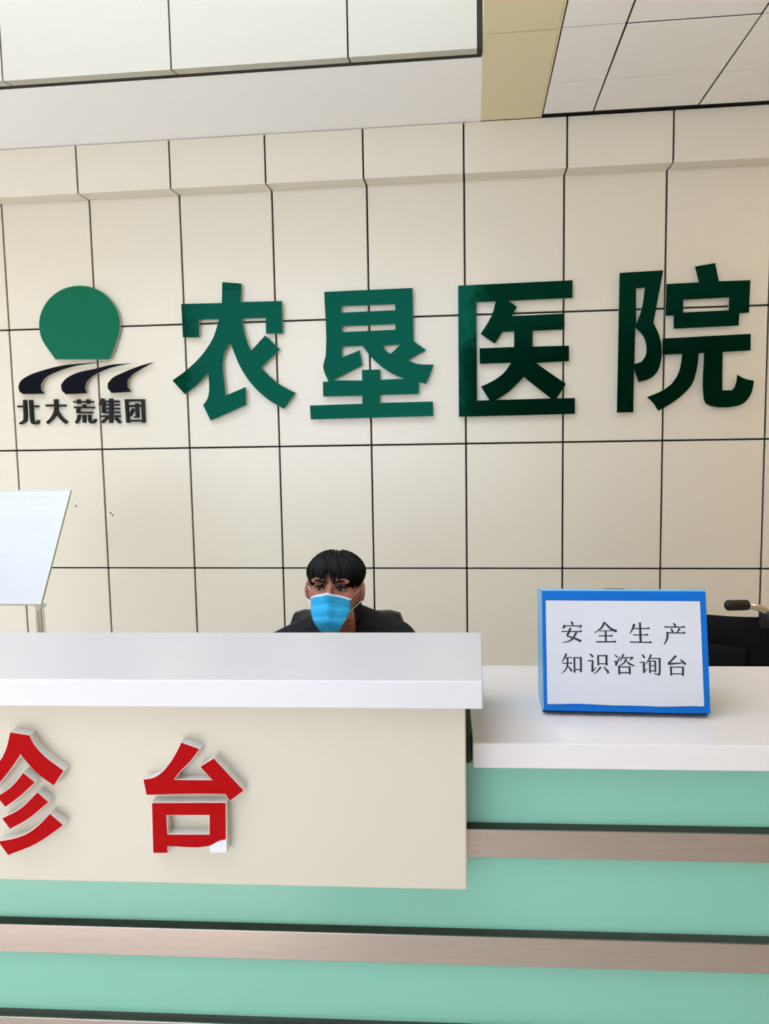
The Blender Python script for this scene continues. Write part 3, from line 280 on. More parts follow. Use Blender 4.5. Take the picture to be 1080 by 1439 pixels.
# unseen hall shell around the camera; roof and front pieces added to shape daylight
struct(box('wall_right', 4.0, 4.15, -6.5, D+0.15, 0, 3.05, 'plain_wall'))
struct(box('wall_left', -5.15, -5.0, -6.5, D+0.15, 0, 6.0, 'plain_wall'))
struct(box('unseen_wall_front', -0.3, 4.0, -6.6, -6.5, 0, 3.05, 'dark_wall'))
struct(box('unseen_wall_front', -5.15, -0.3, -6.6, -6.5, 4.4, 6.0, 'plain_wall'))  # unseen lintel added to cut the daylight from the front opening
struct(box('added_roof', -5.15, 0.3, 2.2, D+0.15, 6.0, 6.1, 'white_ceiling'))  # added cover against skylight, left open in the middle for the sun
struct(box('unseen_wall_front', -5.15, -0.3, -6.6, -6.5, 4.4, 6.0, 'plain_wall'))
struct(box('added_roof', -5.15, 0.3, -6.6, -3.0, 6.0, 6.1, 'white_ceiling'))
struct(box('added_roof', -0.1, 0.3, -3.0, 2.2, 6.0, 6.1, 'white_ceiling'))
# ------------------------------------------------------------------ reception desk (its own axes: u along, v depth; turned 2.3 degrees)
ANG = math.atan(0.04)
desk = empty('reception_desk', (0, 0, 0), ANG)
tag(desk, 'mint green reception desk with steel bands and a cream front board', 'reception desk')
box('carcass', -2.2, 2.2, 1.470, 1.60, 0.08, 0.934, 'wood', desk)
box('carcass', -2.2, 0.040, 1.470, 1.60, 0.934, 1.079, 'wood', desk)
box('plinth', -2.2, 2.2, 1.49, 1.58, 0.0, 0.08, 'plinth', desk)
for z0, z1 in ((0.814, 0.934), (0.602, 0.757), (0.407, 0.543), (0.08, 0.352)):
    box('glass_panel', -2.2, 2.2, 1.455, 1.470, z0-0.006, z1+0.002, 'green', desk, 0.001)
for z0, z1, tz in ((0.756, 0.811, 0), (0.541, 0.599, 0), (0.348, 0.404, 0)):
    b = box('steel_band', -2.2, 2.2, 1.437, 1.4545, z0, z1, 'steel', desk, 0.0012, 2)
    bm = profile_bm([(1.4385, z1-0.0002), (1.4545, z1-0.0002), (1.4545, z1+0.005), (1.449, z1+0.0022)], -2.2, 2.2)
    link('seam', from_bm(bm, 'seam'), 'seam', b)
box('front_board', -2.2, 0.039, 1.36, 1.4345, 0.737, 1.079, 'cream', desk, 0.003, 2)
box('shaded_gap_strip', 0.040, 0.050, 1.45, 1.60, 0.934, 1.079, 'seam', desk)  # dark strip standing in for the shaded gap beside the board
# rear work surface and end walls behind the tall part
box('work_surface', -2.2, 0.04, 1.60, 1.905, 0.72, 0.75, 'wood', desk, 0.002)
for u in (-2.2, -0.02, 2.16): box('end_panel', u, u+0.04, 1.60, 1.88, 0.0, 0.72, 'wood', desk)
for u in (0.06, 1.1): box('drawer_front', u, u+1.0, 1.60, 1.62, 0.1, 0.93, 'wood', desk, 0.002)

top_hi = empty('counter_top', (0, 0, 0), ANG)
tag(top_hi, 'tall white stone counter top above the red letters', 'counter top')
bm = box_bm(-2.25, 0.067, 1.33, 1.662, 1.079, 1.128)
for v in bm.verts:
    if v.co.x > 0 and v.co.y > 1.5: v.co.x = 0.082
bmesh.ops.bevel(bm, geom=bm.edges[:], offset=0.0025, segments=3, affect='EDGES', profile=0.5)
link('slab', from_bm(bm, 'slab'), 'slab', top_hi)
top_lo = empty('counter_top', (0, 0, 0), ANG)
tag(top_lo, 'lower white stone counter top with the blue box on it', 'counter top')
box('slab', 0.053, 2.25, 1.425, 1.915, 0.9345, 0.982, 'slab_low', top_lo, 0.0025, 3)

# ------------------------------------------------------------------ letters
def scaled(loops, k, c=None):
    return loops
def plate_letter(name, keys, yf, body, face, m_face, m_body, label, parent_rot=0.0, cat='sign letter', group=None, edge=None):
    o = empty(name, (0, 0, 0), parent_rot); tag(o, label, cat, group)
    for k in keys:
        prism('letter_body', G[k], yf+face, yf+face+body, m_body, o)
        prism('face_plate', G[k], yf, yf+face, m_face, o)
    return o
def pins(o, pts, y0, y1):
    for x, z in pts:
        tube('stand_off', [(x, y0, z), (x, y1, z)], 0.006, 'alu', o, 8)
def cen(k):
    l = G[k][0]; return (min(p[0] for p in l), max(p[0] for p in l), min(p[1] for p in l), max(p[1] for p in l))
YF = D-0.03
wl = 'large green hospital letters on the wall'
def strokes_mid(k, n=4):
    """a few points that lie inside the glyph, for its wall pins"""
    tr = tessellate_polygon([[Vector((x, z, 0)) for x, z in l] for l in G[k]]); fl = [p for l in G[k] for p in l]
    c = []
    for t in tr:
        a, b_, d = (Vector((*fl[i], 0)) for i in t); ar = (b_-a).cross(d-a).length
        c.append((ar, (a+b_+d)/3))
    c.sort(key=lambda q: -q[0])
    return [(q[1].x, q[1].y) for q in c[:n]]
for key, txt, extra in ((('nong',), '农', 'first large green letter 农, right of the round logo'), (('ken',), '垦', 'second large green letter 垦, above the seated person'),
                        (('yi',), '医', 'third large green letter 医, boxed on three sides'), (('yuan1', 'yuan2', 'yuan3'), '院', 'fourth and darkest large green letter 院, at the right')):
    o = plate_letter('sign_letter', key, YF, 0.008, 0.003, 'letter', 'pale_edge', extra, group=wl)
    for k in key: pins(o, strokes_mid(k, 3), YF+0.011, D+0.001)
logo = empty('logo_emblem', (0, 0, 0)); tag(logo, 'logo with a green disc over three black road stripes on the wall', 'logo')
yl = D-0.028
for k, nm, mf in (('disc', 'disc', 'logo_green'), ('sw1', 'stripe', 'logo_dark'), ('sw2', 'stripe', 'logo_dark'), ('sw3', 'stripe', 'logo_dark')):
    d_ = prism(nm, G[k], yl, yl+0.003, mf, logo)
    prism('backing', G[k], yl+0.003, yl+0.010, 'pale_edge', d_)
    pins(d_, strokes_mid(k, 2), yl+0.010, D+0.001)
for k, t, w in (('bei', '北', 'leftmost of the five'), ('da', '大', 'second of the five'), ('huang', '荒', 'middle of the five'), ('ji', '集', 'fourth of the five'), ('tuan', '团', 'rightmost of the five')):
    bm = bmesh.new()
    for i, l in enumerate(G[k]): prism_bm([l], D-0.018-0.0002*i, D+0.0008, bm)
    o = link('sign_letter', from_bm(bm, 'small_letter'), 'black_letter')
    tag(o, 'small black letter %s under the logo, %s' % (t, w), 'sign letter', 'small black letters under the logo')
# red letters on the cream front board
def red_letter(keys, label, chip=False):
    o = empty('sign_letter', (0, 0, 0), ANG); tag(o, label, 'sign letter', 'red letters on the desk')
    for k in keys:
        full = G[k+'full'] if k+'full' in G else G[k]
        prism('letter_body', full, 1.341, 1.3598, 'tin', o)
        prism('trim_edge', full, 1.3395, 1.341, 'red_edge', o)
        ins = [inset(l, 0.0012 if i == 0 else -0.0012) for i, l in enumerate(G[k])]
        prism('face_plate', ins, 1.338, 1.3395, 'red', o)
    if chip:
        c = prism('bare_corner', [inset(G['chip'][0], 0.0004)], 1.3385, 1.3395, 'chip', o); c['label'] = 'bare white corner where the red film is torn off'
    return o
def inset(l, d):
    """offset a closed loop inwards (d > 0)"""
    n = len(l); ar = sum(l[i][0]*l[(i+1) % n][1]-l[(i+1) % n][0]*l[i][1] for i in range(n)); s = 1 if ar > 0 else -1
    out = []
    for i in range(n):
        p = Vector(l[i]); a = (p-Vector(l[i-1])); b = (Vector(l[(i+1) % n])-p)
        if a.length < 1e-7 or b.length < 1e-7: out.append(tuple(p)); continue
        a.normalize(); b.normalize(); na = Vector((-a.y, a.x)); nb = Vector((-b.y, b.x)); m = na+nb
        if m.length < 1e-4: m = na
        m.normalize(); k = max(0.5, m.dot(na)); out.append(tuple(p+m*(s*abs(d)/k if d > 0 else -s*abs(d)/k)))
    return out
red_letter(('zhen1', 'zhen2', 'zhen3', 'zhen4', 'zhen5', 'zhen6'), 'red letter 诊 cut by the left edge, on the cream board')
red_letter(('tai1', 'tai2'), 'red letter 台 with a torn white corner, on the cream board', True)

# ------------------------------------------------------------------ blue box with a paper notice
bxo = empty('document_box', (0, 0, 0)); tag(bxo, 'blue document box with a printed white notice, standing on the lower counter', 'box')
XL, XR = 0.1366, 0.4564
bm = bmesh.new()
prof = [(1.5776, 0.9925), (1.630, 1.2240), (1.636, 1.2258), (1.700, 1.2140), (1.700, 0.9822), (1.600, 0.9822), (1.592, 0.9900)]
flare = [0, 0, 0.0015, 0.004, 0.001, 0.001, 0]
a = [bm.verts.new((XL-f, y, z)) for (y, z), f in zip(prof, flare)]; b = [bm.verts.new((XR+f, y, z)) for (y, z), f in zip(prof, flare)]
n = len(prof)
for i in range(n): bm.faces.new((a[i], a[(i+1) % n], b[(i+1) % n], b[i]))
fl = bm.faces.new(a[::-1]); bm.faces.new(b)
bmesh.ops.recalc_face_normals(bm, faces=bm.faces)
me = bpy.data.meshes.new('box_body'); bm.to_mesh(me); bm.free()
for k in ('blue', 'blue_side', 'blue_shade'): me.materials.append(M[k])
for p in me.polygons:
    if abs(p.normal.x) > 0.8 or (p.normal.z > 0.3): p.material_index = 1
    if p.normal.z < -0.6: p.material_index = 2  # downward faces get the shade-darkened blue
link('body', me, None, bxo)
fdir = Vector((0, 1.630-1.5776, 1.2240-0.9925)); fdir.normalize(); fn = Vector((0, -fdir.z, fdir.y))
def on_paper(mm, off=0.0011):
    """paper millimetres -> point on the sloping front of the box"""
    u, v = mm
    o_ = Vector((0.1440, 1.5776, 0.9925))+fdir*0.0132
    return o_+Vector((u*0.3005/297, 0, 0))+fdir*(v*0.2045/210)+fn*off
def flat(polys, off):
    bm = bmesh.new()
    for i, l in enumerate(polys):
        vs = [bm.verts.new(on_paper(p, off+0.00002*i)) for p in l]
        for t in tessellate_polygon([[Vector((*p, 0)) for p in l]]):
            try: bm.faces.new([vs[j] for j in t])
            except ValueError: pass
    return bm
bm = bmesh.new(); NX = 14; g = []
for j in range(9):
    row = []
    for i in range(NX+1):
        u, v = 297*i/NX, 210*j/8
        wob = (0.9*math.sin(u/40)-0.5*math.sin(u/17+1)) if j == 0 else 0
        row.append(bm.verts.new(on_paper((u, v+wob), 0.0009+0.0002*math.sin(u/30)*math.sin(v/33))))
    g.append(row)
for j in range(8):
    for i in range(NX): bm.faces.new((g[j][i], g[j][i+1], g[j+1][i+1], g[j+1][i]))
sheet = link('paper_sheet', from_bm(bm, 'paper_sheet'), 'paper', bxo)
sol = sheet.modifiers.new('thick', 'SOLIDIFY'); sol.thickness = 0.0004; sol.offset = -1
for k in ('an', 'quan', 'sheng', 'chan', 'zhi', 'shi', 'zi', 'xun', 'tai'):
    bm = flat(G['p_'+k], 0.0016); me = from_bm(bm, 'printed_character'); 
    link('printed_character', me, 'ink', sheet)

# ------------------------------------------------------------------ tilted notice board on a chrome stand, far left
ns = empty('notice_stand', (-1.494, 2.60, 0)); tag(ns, 'tilted white notice board on a chrome stand by the wall', 'notice board')
TI = math.radians(34.4); psi = 0.015
e_ = Vector((math.cos(psi), math.sin(psi), 0)); bk = Vector((-math.sin(psi), math.cos(psi), 0)); up_ = bk*math.sin(TI)+Vector((0, 0, math.cos(TI))); nf = e_.cross(up_)*1.0
P0 = Vector((0, 0, 0.9735)); LB, WB = 0.462, 0.62
if nf.y > 0: nf = -nf
def bp(u, v, w): return P0+e_*(-u)+up_*v+nf*w
def slab_on(u0, u1, v0, v1, w0, w1, bm=None):
    bm = bm or bmesh.new()
    c = [bm.verts.new(bp(u, v, w)) for w in (w0, w1) for u, v in ((u0, v0), (u1, v0), (u1, v1), (u0, v1))]
    for f in ((0, 1, 2, 3), (4, 5, 6, 7), (0, 1, 5, 4), (1, 2, 6, 5), (2, 3, 7, 6), (3, 0, 4, 7)): bm.faces.new([c[i] for i in f])
    return bm
bd = link('board', from_bm(slab_on(0.003, WB-0.003, 0.003, LB-0.003, -0.006, 0.0), 'board'), 'board', ns)
bm = bmesh.new()
slab_on(0, 0.004, 0, LB, -0.009, 0.0012, bm); slab_on(WB-0.004, WB, 0, LB, -0.009, 0.0012, bm); slab_on(0.004, WB-0.004, 0, 0.004, -0.009, 0.0012, bm); slab_on(0.004, WB-0.004, LB-0.004, LB, -0.009, 0.0012, bm)
link('board_frame', from_bm(bm, 'board_frame'), 'alu', ns)
rnd = random.Random(3)
bm = bmesh.new()
def ln(u0, v0, u1, v1, w=0.0012):
    d = Vector((u1-u0, v1-v0)); d.normalize(); q = Vector((-d.y, d.x))*w/2
    vs = [bm.verts.new(bp(u, v, 0.0004)) for u, v in ((u0+q.x, v0+q.y), (u1+q.x, v1+q.y), (u1-q.x, v1-q.y), (u0-q.x, v0-q.y))]
    bm.faces.new(vs)
def dashes(u0, u1, v, h=0.006):
    u = u0
    while u < u1:
        w = rnd.uniform(0.008, 0.03); ln(u, v, min(u+w, u1), v, h*rnd.uniform(0.25, 0.7)); u += w+rnd.uniform(0.004, 0.014)
for u0, u1, f in ((0.07, 0.14, .80), (0.16, 0.19, .83), (0.06, 0.16, .72), (0.20, 0.27, .70), (0.06, 0.12, .64), (0.17, 0.30, .63), (0.07, 0.32, .40), (0.10, 0.33, .28), (0.10, 0.34, .175), (0.13, 0.36, .06), (0.35, 0.6, .74), (0.33, 0.6, .5), (0.38, 0.6, .35), (0.4, 0.6, .15)):
    dashes(u0, u1, f*LB)
for f in (.68, .585): ln(0.17, f*LB, 0.5, f*LB)
ln(0.165, .80*LB, 0.165, .56*LB); ln(0.165, .56*LB, 0.178, .18*LB); ln(0.24, .19*LB, 0.30, .30*LB); ln(0.11, .63*LB, 0.09, .50*LB); ln(0.22, .12*LB, 0.30, .16*LB); ln(0.17, .18*LB, 0.26, .18*LB)
pr_ = link('printed_chart', from_bm(bm, 'printed_chart'), 'print_grey', ns); pr_['kind'] = 'stuff'
bm = bmesh.new(); u = 0.055
while u < 0.58:
    ln(u, .925*LB, u+0.013, .925*LB, 0.002); ln(u+0.003, .94*LB, u+0.011, .94*LB, 0.002); ln(u+0.006, .915*LB, u+0.007, .95*LB, 0.002); u += 0.022
link('printed_heading', from_bm(bm, 'printed_heading'), 'print_pink', ns)
for u in (0.014, WB-0.014):
    px_ = -u*math.cos(psi); py_ = 0.012
    link('post', from_bm(box_bm(px_-0.0115, px_+0.0115, py_-0.008, py_+0.015, 0.02, 0.972, 0.002), 'post'), 'chrome', ns)
    link('post_slot', from_bm(box_bm(px_-0.003, px_+0.003, py_-0.0088, py_-0.0078, 0.05, 0.95), 'post_slot'), 'alu', ns)
    link('foot', from_bm(box_bm(px_-0.02, px_+0.02, py_-0.17, py_+0.2, 0, 0.02, 0.004), 'foot'), 'chrome', ns)
link('cross_bar', from_bm(tube_bm([(-0.0255, 0.0155, 0.25), (-WB+0.0255, 0.0155, 0.25)], 0.009, 10), 'cross_bar', True), 'chrome', ns)
link('clamp', from_bm(box_bm(-0.03, 0.004, 0.0, 0.03, 0.960, 0.9735, 0.002), 'clamp'), 'chrome', ns)
# a few dark fixing specks on the panels left of the letters
for px, pz in ((-1.985, 1.205), (-1.805, 1.170), (-1.795, 1.158)):
    o = link('speck', from_bm(tube_bm([(px, D-0.0016, pz), (px, D+0.001, pz)], 0.0045, 8), 'speck'), 'speck', wall)
# ------------------------------------------------------------------ the seated person
def rcone(bm, p0, r0, p1, r1, sq=(1, 1, 1)):
    t = bmesh.new()
    for p, r in ((p0, r0), (p1, r1)):
        g_ = bmesh.ops.create_icosphere(t, subdivisions=2, radius=1.0)['verts']
        for v in g_: v.co = Vector(p)+Vector((v.co.x*r*sq[0], v.co.y*r*sq[1], v.co.z*r*sq[2]))
    h = bmesh.ops.convex_hull(t, input=t.verts)
    bmesh.ops.delete(t, geom=[e for e in h['geom_interior'] if isinstance(e, bmesh.types.BMVert)], context='VERTS')
    me = bpy.data.meshes.new('t'); t.to_mesh(me); t.free(); bm.from_mesh(me); bpy.data.meshes.remove(me)
def ell(bm, c, r, rot=None):
    t = bmesh.new(); bmesh.ops.create_icosphere(t, subdivisions=3, radius=1.0)
    for v in t.verts:
        q = Vector((v.co.x*r[0], v.co.y*r[1], v.co.z*r[2]))
        if rot: q = rot @ q
        v.co = q+Vector(c)
    me = bpy.data.meshes.new('t'); t.to_mesh(me); t.free(); bm.from_mesh(me); bpy.data.meshes.remove(me)
def remeshed(bm, voxel, smooth=4, fac=0.5, name='figure'):
    me = bpy.data.meshes.new(name); bm.to_mesh(me); bm.free()
    o = bpy.data.objects.new('tmp', me); COL.objects.link(o)
    r = o.modifiers.new('r', 'REMESH'); r.mode = 'VOXEL'; r.voxel_size = voxel
    if smooth:
        s = o.modifiers.new('s', 'SMOOTH'); s.iterations = smooth; s.factor = fac
    dg = bpy.context.evaluated_depsgraph_get(); dg.update()
    out = bpy.data.meshes.new_from_object(o.evaluated_get(dg)); out.name = name
    bpy.data.objects.remove(o); bpy.data.meshes.remove(me)
    out.materials.clear()
    for p in out.polygons: p.use_smooth = True
    return out
PX, PY = -0.405, 2.36
person = empty('person', (PX, PY, 0)); tag(person, 'black haired person in a blue face mask and black jacket sitting behind the counter', 'person')
HC = Vector((0.008, -0.105, 1.110)); HP = math.radians(6)          # head centre, head tipped back a little
HR = Matrix.Rotation(-HP, 4, 'X') @ Matrix.Rotation(math.radians(-1), 4, 'Z') @ Matrix.Rotation(math.radians(2.0), 4, 'Y')
HM = Matrix.Translation(HC) @ HR
def hp(x, y, z): return HM @ Vector((x, y, z))
bm = bmesh.new()
hb = bmesh.new()
ell(hb, (0, .012, .030), (.0725, .092, .067)); ell(hb, (0, -.028, -.030), (.063, .060, .085)); ell(hb, (0, -.052, -.098), (.036, .034, .026)); ell(hb, (0, .004, -.022), (.0725, .060, .058))
for s in (-1, 1):
    ell(hb, (s*.043, -.052, -.022), (.024, .026, .021)); ell(hb, (s*.030, -.074, .020), (.026, .014, .009))
    ell(hb, (s*.0125, -.099, -.044), (.009, .011, .009))
    ell(hb, (s*.077, .006, -.012), (.009, .019, .032), Matrix.Rotation(s*0.45, 3, 'Z'))
    ell(hb, (s*.043, -.022, -.080), (.019, .038, .022))
rcone(hb, (0, -.084, .004), .009, (0, -.110, -.038), .0125)
ell(hb, (0, -.086, -.068), (.024, .012, .007)); ell(hb, (0, -.084, -.078), (.020, .012, .008))
for v in hb.verts: v.co = HM @ v.co
me = bpy.data.meshes.new('t'); hb.to_mesh(me); hb.free(); bm.from_mesh(me); bpy.data.meshes.remove(me)
rcone(bm, hp(0, .025, -.07), .050, (0.0, 0.03, 0.935), .052)                         # neck
SH = [(-.200, .045, .866), (.165, .045, .908)]
for s, sh in zip((-1, 1), SH):
    rcone(bm, (0, .04, .925), .058, sh, .052)                                        # shoulders
    el = Vector((s*.245, -.03, .70)); wr = Vector((s*.125, -.315, .786))
    rcone(bm, sh, .05, el, .038); rcone(bm, el, .038, wr, .024)
    pc = wr+Vector((-s*.028, -.062, -.004))
    rcone(bm, wr, .021, pc, .022, (1.4, 1, .62)); rcone(bm, pc+Vector((-.024, 0, 0)), .012, pc+Vector((.024, 0, 0)), .012)
    d0 = Vector((-s*.33, -.94, -.02)).normalized(); sd = Vector((-d0.y, d0.x, 0))
    for k, (off, ln_) in enumerate(((-.027, .062), (-.009, .076), (.009, .082), (.027, .073))):
        kk = off if s < 0 else -off
        a0 = pc+sd*(kk*1.0)+d0*.012; a1 = a0+d0*ln_*.5+Vector((0, 0, .007)); a2 = a1+d0*ln_*.32+Vector((0, 0, -.010)); a3 = a2+d0*ln_*.18+Vector((0, 0, -.008))
        rcone(bm, a0, .0092, a1, .0086); rcone(bm, a1, .0086, a2, .0078); rcone(bm, a2, .0078, a3, .0066)
    ts = sd*(-1 if s < 0 else 1)
    ts = ts if ts.x*s < 0 else -ts
    t0 = wr+ts*.016+d0*.02; t1 = t0+ts*.030+d0*.030; t2 = t1+ts*.008+d0*.03
    rcone(bm, t0, .0125, t1, .0098); rcone(bm, t1, .0098, t2, .0078)
rcone(bm, (0, .05, .84), .120, (0, .085, .62), .120, (1.2, .85, 1)); rcone(bm, (0, .085, .64), .120, (0, .09, .57), .12, (1.25, .9, .9))
for s in (-1, 1):
    hip = Vector((s*.085, .09, .545)); kn = Vector((s*.12, -.28, .52)); an = Vector((s*.12, -.24, .085))
    rcone(bm, hip, .085, kn, .056); rcone(bm, kn, .054, an, .036); rcone(bm, an, .036, an+Vector((0, -.15, -.035)), .026)
bme = remeshed(bm, 0.0042, 3, 0.45, 'body')
# eye sockets pressed into the face
inv = HM.inverted()
for v in bme.vertices:
    q = inv @ v.co
    if q.y < -.03:
        for s in (-1, 1):
            d2 = ((q.x-s*.030)/.017)**2+((q.z-.001)/.0105)**2
            if d2 < 6: v.co += (HR.to_3x3() @ Vector((0, .0095*math.exp(-d2), 0)))
body = link('body', bme, 'skin', person)
for s in (-1, 1):
    eb = bmesh.new(); ell(eb, (s*.030, -.0665, .000), (.0125, .0125, .0105))
    for v in eb.verts: v.co = HM @ v.co
    e_o = link('eye', from_bm(eb, 'eye', True), 'eye', person)
    ib = bmesh.new(); ell(ib, (s*.030-.001, -.0760, .000), (.0062, .0040, .0062))
    for v in ib.verts: v.co = HM @ v.co
    link('iris', from_bm(ib, 'iris', True), 'iris', e_o)
    lid = tube_bm([hp(s*.0145, -.0755, -.0015), hp(s*.022, -.0815, .0048), hp(s*.031, -.0825, .0062), hp(s*.040, -.0785, .0045), hp(s*.0465, -.071, -.0005)], [.0012, .0026, .0030, .0026, .0012], 6)
    link('eyelid', from_bm(lid, 'eyelid', True), 'hair', person)
    brow = tube_bm([hp(s*.013, -.0895, .0175), hp(s*.027, -.0900, .0225), hp(s*.042, -.0815, .0215), hp(s*.053, -.070, .0155)], [.0025, .0042, .0036, .0012], 6)
    link('eyebrow', from_bm(brow, 'eyebrow', True), 'hair', person)
# hair: a cap down to the hairline and tapered locks combed over it
def hair_pt(az, el_, k=1.0):
    """az = 0 looks forward (-y); el = 90 deg at the crown"""
    ce = math.cos(el_)
    return Vector((math.sin(az)*ce*.0765*k, .014-math.cos(az)*ce*.0985*k, .030+math.sin(el_)*.071*k))
def hairline(az):
    a = abs(az)
    pts = [(0, .20), (.55, .10), (.95, -.10), (1.22, -.40), (1.42, -.56), (1.58, -.22), (1.80, -.12), (1.95, -.55), (2.4, -.90), (3.15, -.98)]
    for (a0, e0), (a1, e1) in zip(pts, pts[1:]):
        if a <= a1: return e0+(e1-e0)*(a-a0)/(a1-a0)
    return pts[-1][1]
bm = bmesh.new(); NA, NE = 64, 14; rows_ = []
for i in range(NA):
    az = -math.pi+2*math.pi*i/NA; lo = hairline(az)
    rows_.append([bm.verts.new(hp(*hair_pt(az, math.pi/2+(lo-math.pi/2)*(j+1)/NE, 1.0-0.012*(j == NE-1)+0.006*math.sin(i*2.6+j)))) for j in range(NE)])
topv = bm.verts.new(hp(*hair_pt(0, math.pi/2, 1.0)))
for i in range(NA):
    n2 = (i+1) % NA; bm.faces.new((topv, rows_[i][0], rows_[n2][0]))
    for j in range(NE-1): bm.faces.new((rows_[i][j], rows_[i][j+1], rows_[n2][j+1], rows_[n2][j]))
hair = link('hair', from_bm(bm, 'hair', True), 'hair', person)
sol = hair.modifiers.new('thick', 'SOLIDIFY'); sol.thickness = 0.006; sol.offset = -1
bm = bmesh.new(); rl = random.Random(11)
def lock(az0, az1, e0, e1, w, lift):
    pts, rr = [], []; N = 8
    for j in range(N+1):
        t = j/N; p = hair_pt(az0+(az1-az0)*t, e0+(e1-e0)*t, 1.0+lift*math.sin(math.pi*min(1, t*1.1))*.5+.012*(1-t)); pts.append(hp(*p)); rr.append(w*(0.35+0.65*math.sin(math.pi*min(.62, t*.62+.12)))*(1 if t < .55 else max(.12, 1-(t-.55)/.47)))
    tube_bm(pts, rr, 5, bm, True, 0.5)
for k in range(170):                      # sides, back and top
    az = rl.uniform(-math.pi, math.pi)
    if abs(az) < 1.0: continue
    lo = hairline(az)
    lock(az*rl.uniform(.8, 1.0), az, rl.uniform(.75, 1.35), lo-rl.uniform(-.10, .10), rl.uniform(.006, .010), rl.uniform(.01, .05))
for k in range(95):                       # fringe, swept towards the picture's right
    az = -1.05+2.1*(k+rl.random())/95
    gap = (-.72 < az < -.40) or (-.06 < az < .10) or (.28 < az < .36)
    end = -.30+rl.uniform(-.09, .08) if not gap else .04+rl.uniform(-.12, .15)
    if az > .40: end = -.40-rl.uniform(0, .20)
    if az < -.72: end = -.20-rl.uniform(0, .25)
    lock(az-.28+rl.uniform(-.15, .15), az, rl.uniform(.9, 1.35), end, rl.uniform(.0045, .0085), rl.uniform(.03, .07))
link('hair_lock', from_bm(bm, 'hair_locks', True), 'hair', person)['kind'] = 'stuff'
# the face mask, a pleated cup from the nose to under the chin
def mask_pt(u, v, off=0.0):
    wid = .90 if v < .38 else .90-(v-.38)/.62*.56
    ang = u*wid
    top = -.0105-.016*abs(u)**1.6+.004*math.exp(-(u/.16)**2)
    z = top+(-.122-top)*v
    if v > .6: z -= .0
    depth = .088 if v < .25 else .088+.006*math.sin((v-.25)/.75*math.pi)-(.030*((v-.62)/.38)**2 if v > .62 else 0)
    ridge = .022*math.exp(-(u/.26)**2)*max(0, 1-v*.9)
    pl = 0.0034*abs(math.sin(v*10.5+.4))+0.0012*math.sin(v*47+u*5)*abs(u)+0.0010*math.sin(u*17+v*9)*v*(1-abs(u)**3)
    x = math.sin(ang)*(.072+off)+.003; yy = -.020-(math.cos(ang)*(depth-.001+off)+ridge+pl)+.0
    return hp(x, yy, z)
bm = bmesh.new(); NU, NV = 28, 26
g = [[bm.verts.new(mask_pt(-1+2*i/NU, j/NV)) for i in range(NU+1)] for j in range(NV+1)]
for j in range(NV):
    for i in range(NU): bm.faces.new((g[j][i], g[j][i+1], g[j+1][i+1], g[j+1][i]))
mk = link('face_mask', from_bm(bm, 'face_mask', True), 'mask', person); mk['label'] = 'light blue pleated face mask'
sol = mk.modifiers.new('thick', 'SOLIDIFY'); sol.thickness = 0.0015
for j0, nm in ((0.0, 'top_edge'), (1.0, 'bottom_edge')):
    bm = bmesh.new(); wv = .055 if j0 == 0 else .018
    ra = [bm.verts.new(mask_pt(-1+2*i/NU, j0 if j0 == 0 else 1-wv, .0016)) for i in range(NU+1)]; rb_ = [bm.verts.new(mask_pt(-1+2*i/NU, wv if j0 == 0 else 1.0, .0016)) for i in range(NU+1)]
    for i in range(NU): bm.faces.new((ra[i], ra[i+1], rb_[i+1], rb_[i]))
    e2 = link(nm, from_bm(bm, nm, True), 'mask_edge', mk)
for s in (-1, 1):
    for v in (0.02, .62):
        p0 = inv @ mask_pt(s, v)
        lp = [hp(*p0), hp(p0.x+s*.006, p0.y*.55, p0.z+(.012 if v < .3 else .02)), hp(s*.0775, -.012, -.002 if v < .3 else -.040), hp(s*.083, .016, -.012 if v < .3 else -.030)]
        link('ear_loop', from_bm(tube_bm(lp, .0010, 6), 'ear_loop', True), 'mask_edge', mk)
# clothes
bm = bmesh.new()
for s, sh in zip((-1, 1), SH):
    rcone(bm, (s*.040, .055, .950+(.012 if s > 0 else 0)), .064, (sh[0], sh[1], sh[2]), .070)
    el = Vector((s*.245, -.03, .70)); wr = Vector((s*.140, -.275, .790))
    rcone(bm, sh, .068, el, .056); rcone(bm, el, .056, wr, .036)
rcone(bm, (0, .05, .85), .138, (0, .085, .62), .138, (1.2, .86, 1)); rcone(bm, (0, .085, .64), .142, (0, .09, .56), .142, (1.25, .9, .6))
jk = remeshed(bm, 0.007, 5, 0.5, 'jacket')
jo = link('jacket', jk, 'jacket', person); jo['label'] = 'plain black jacket with a turned collar'
bm = bmesh.new(); NU = 28; rr0, rr1 = [], []
for i in range(NU+1):
    a = math.radians(28+304*i/NU); sx, sy = math.sin(a), -math.cos(a)
    rr0.append(bm.verts.new((sx*.075, .030+sy*.075, .958+.012*(1-sy)))); rr1.append(bm.verts.new((sx*.062, .030+sy*.066, .998+.016*(1+sy)+(.022*sx if sx > 0 else 0))))
for i in range(NU): bm.faces.new((rr0[i], rr0[i+1], rr1[i+1], rr1[i]))
col_ = link('collar', from_bm(bm, 'collar', True), 'jacket', jo); sol = col_.modifiers.new('thick', 'SOLIDIFY'); sol.thickness = 0.006
for s in (-1, 1):
    link('cuff', from_bm(tube_bm([Vector((s*.155, -.235, .782)), Vector((s*.136, -.284, .7895))], [.036, .033], 14), 'cuff', True), 'jacket', jo)
bm = bmesh.new()
for s in (-1, 1):
    hip = Vector((s*.085, .09, .548)); kn = Vector((s*.12, -.28, .522)); an = Vector((s*.12, -.245, .12))
    rcone(bm, hip, .098, kn, .070); rcone(bm, kn, .068, an, .052)
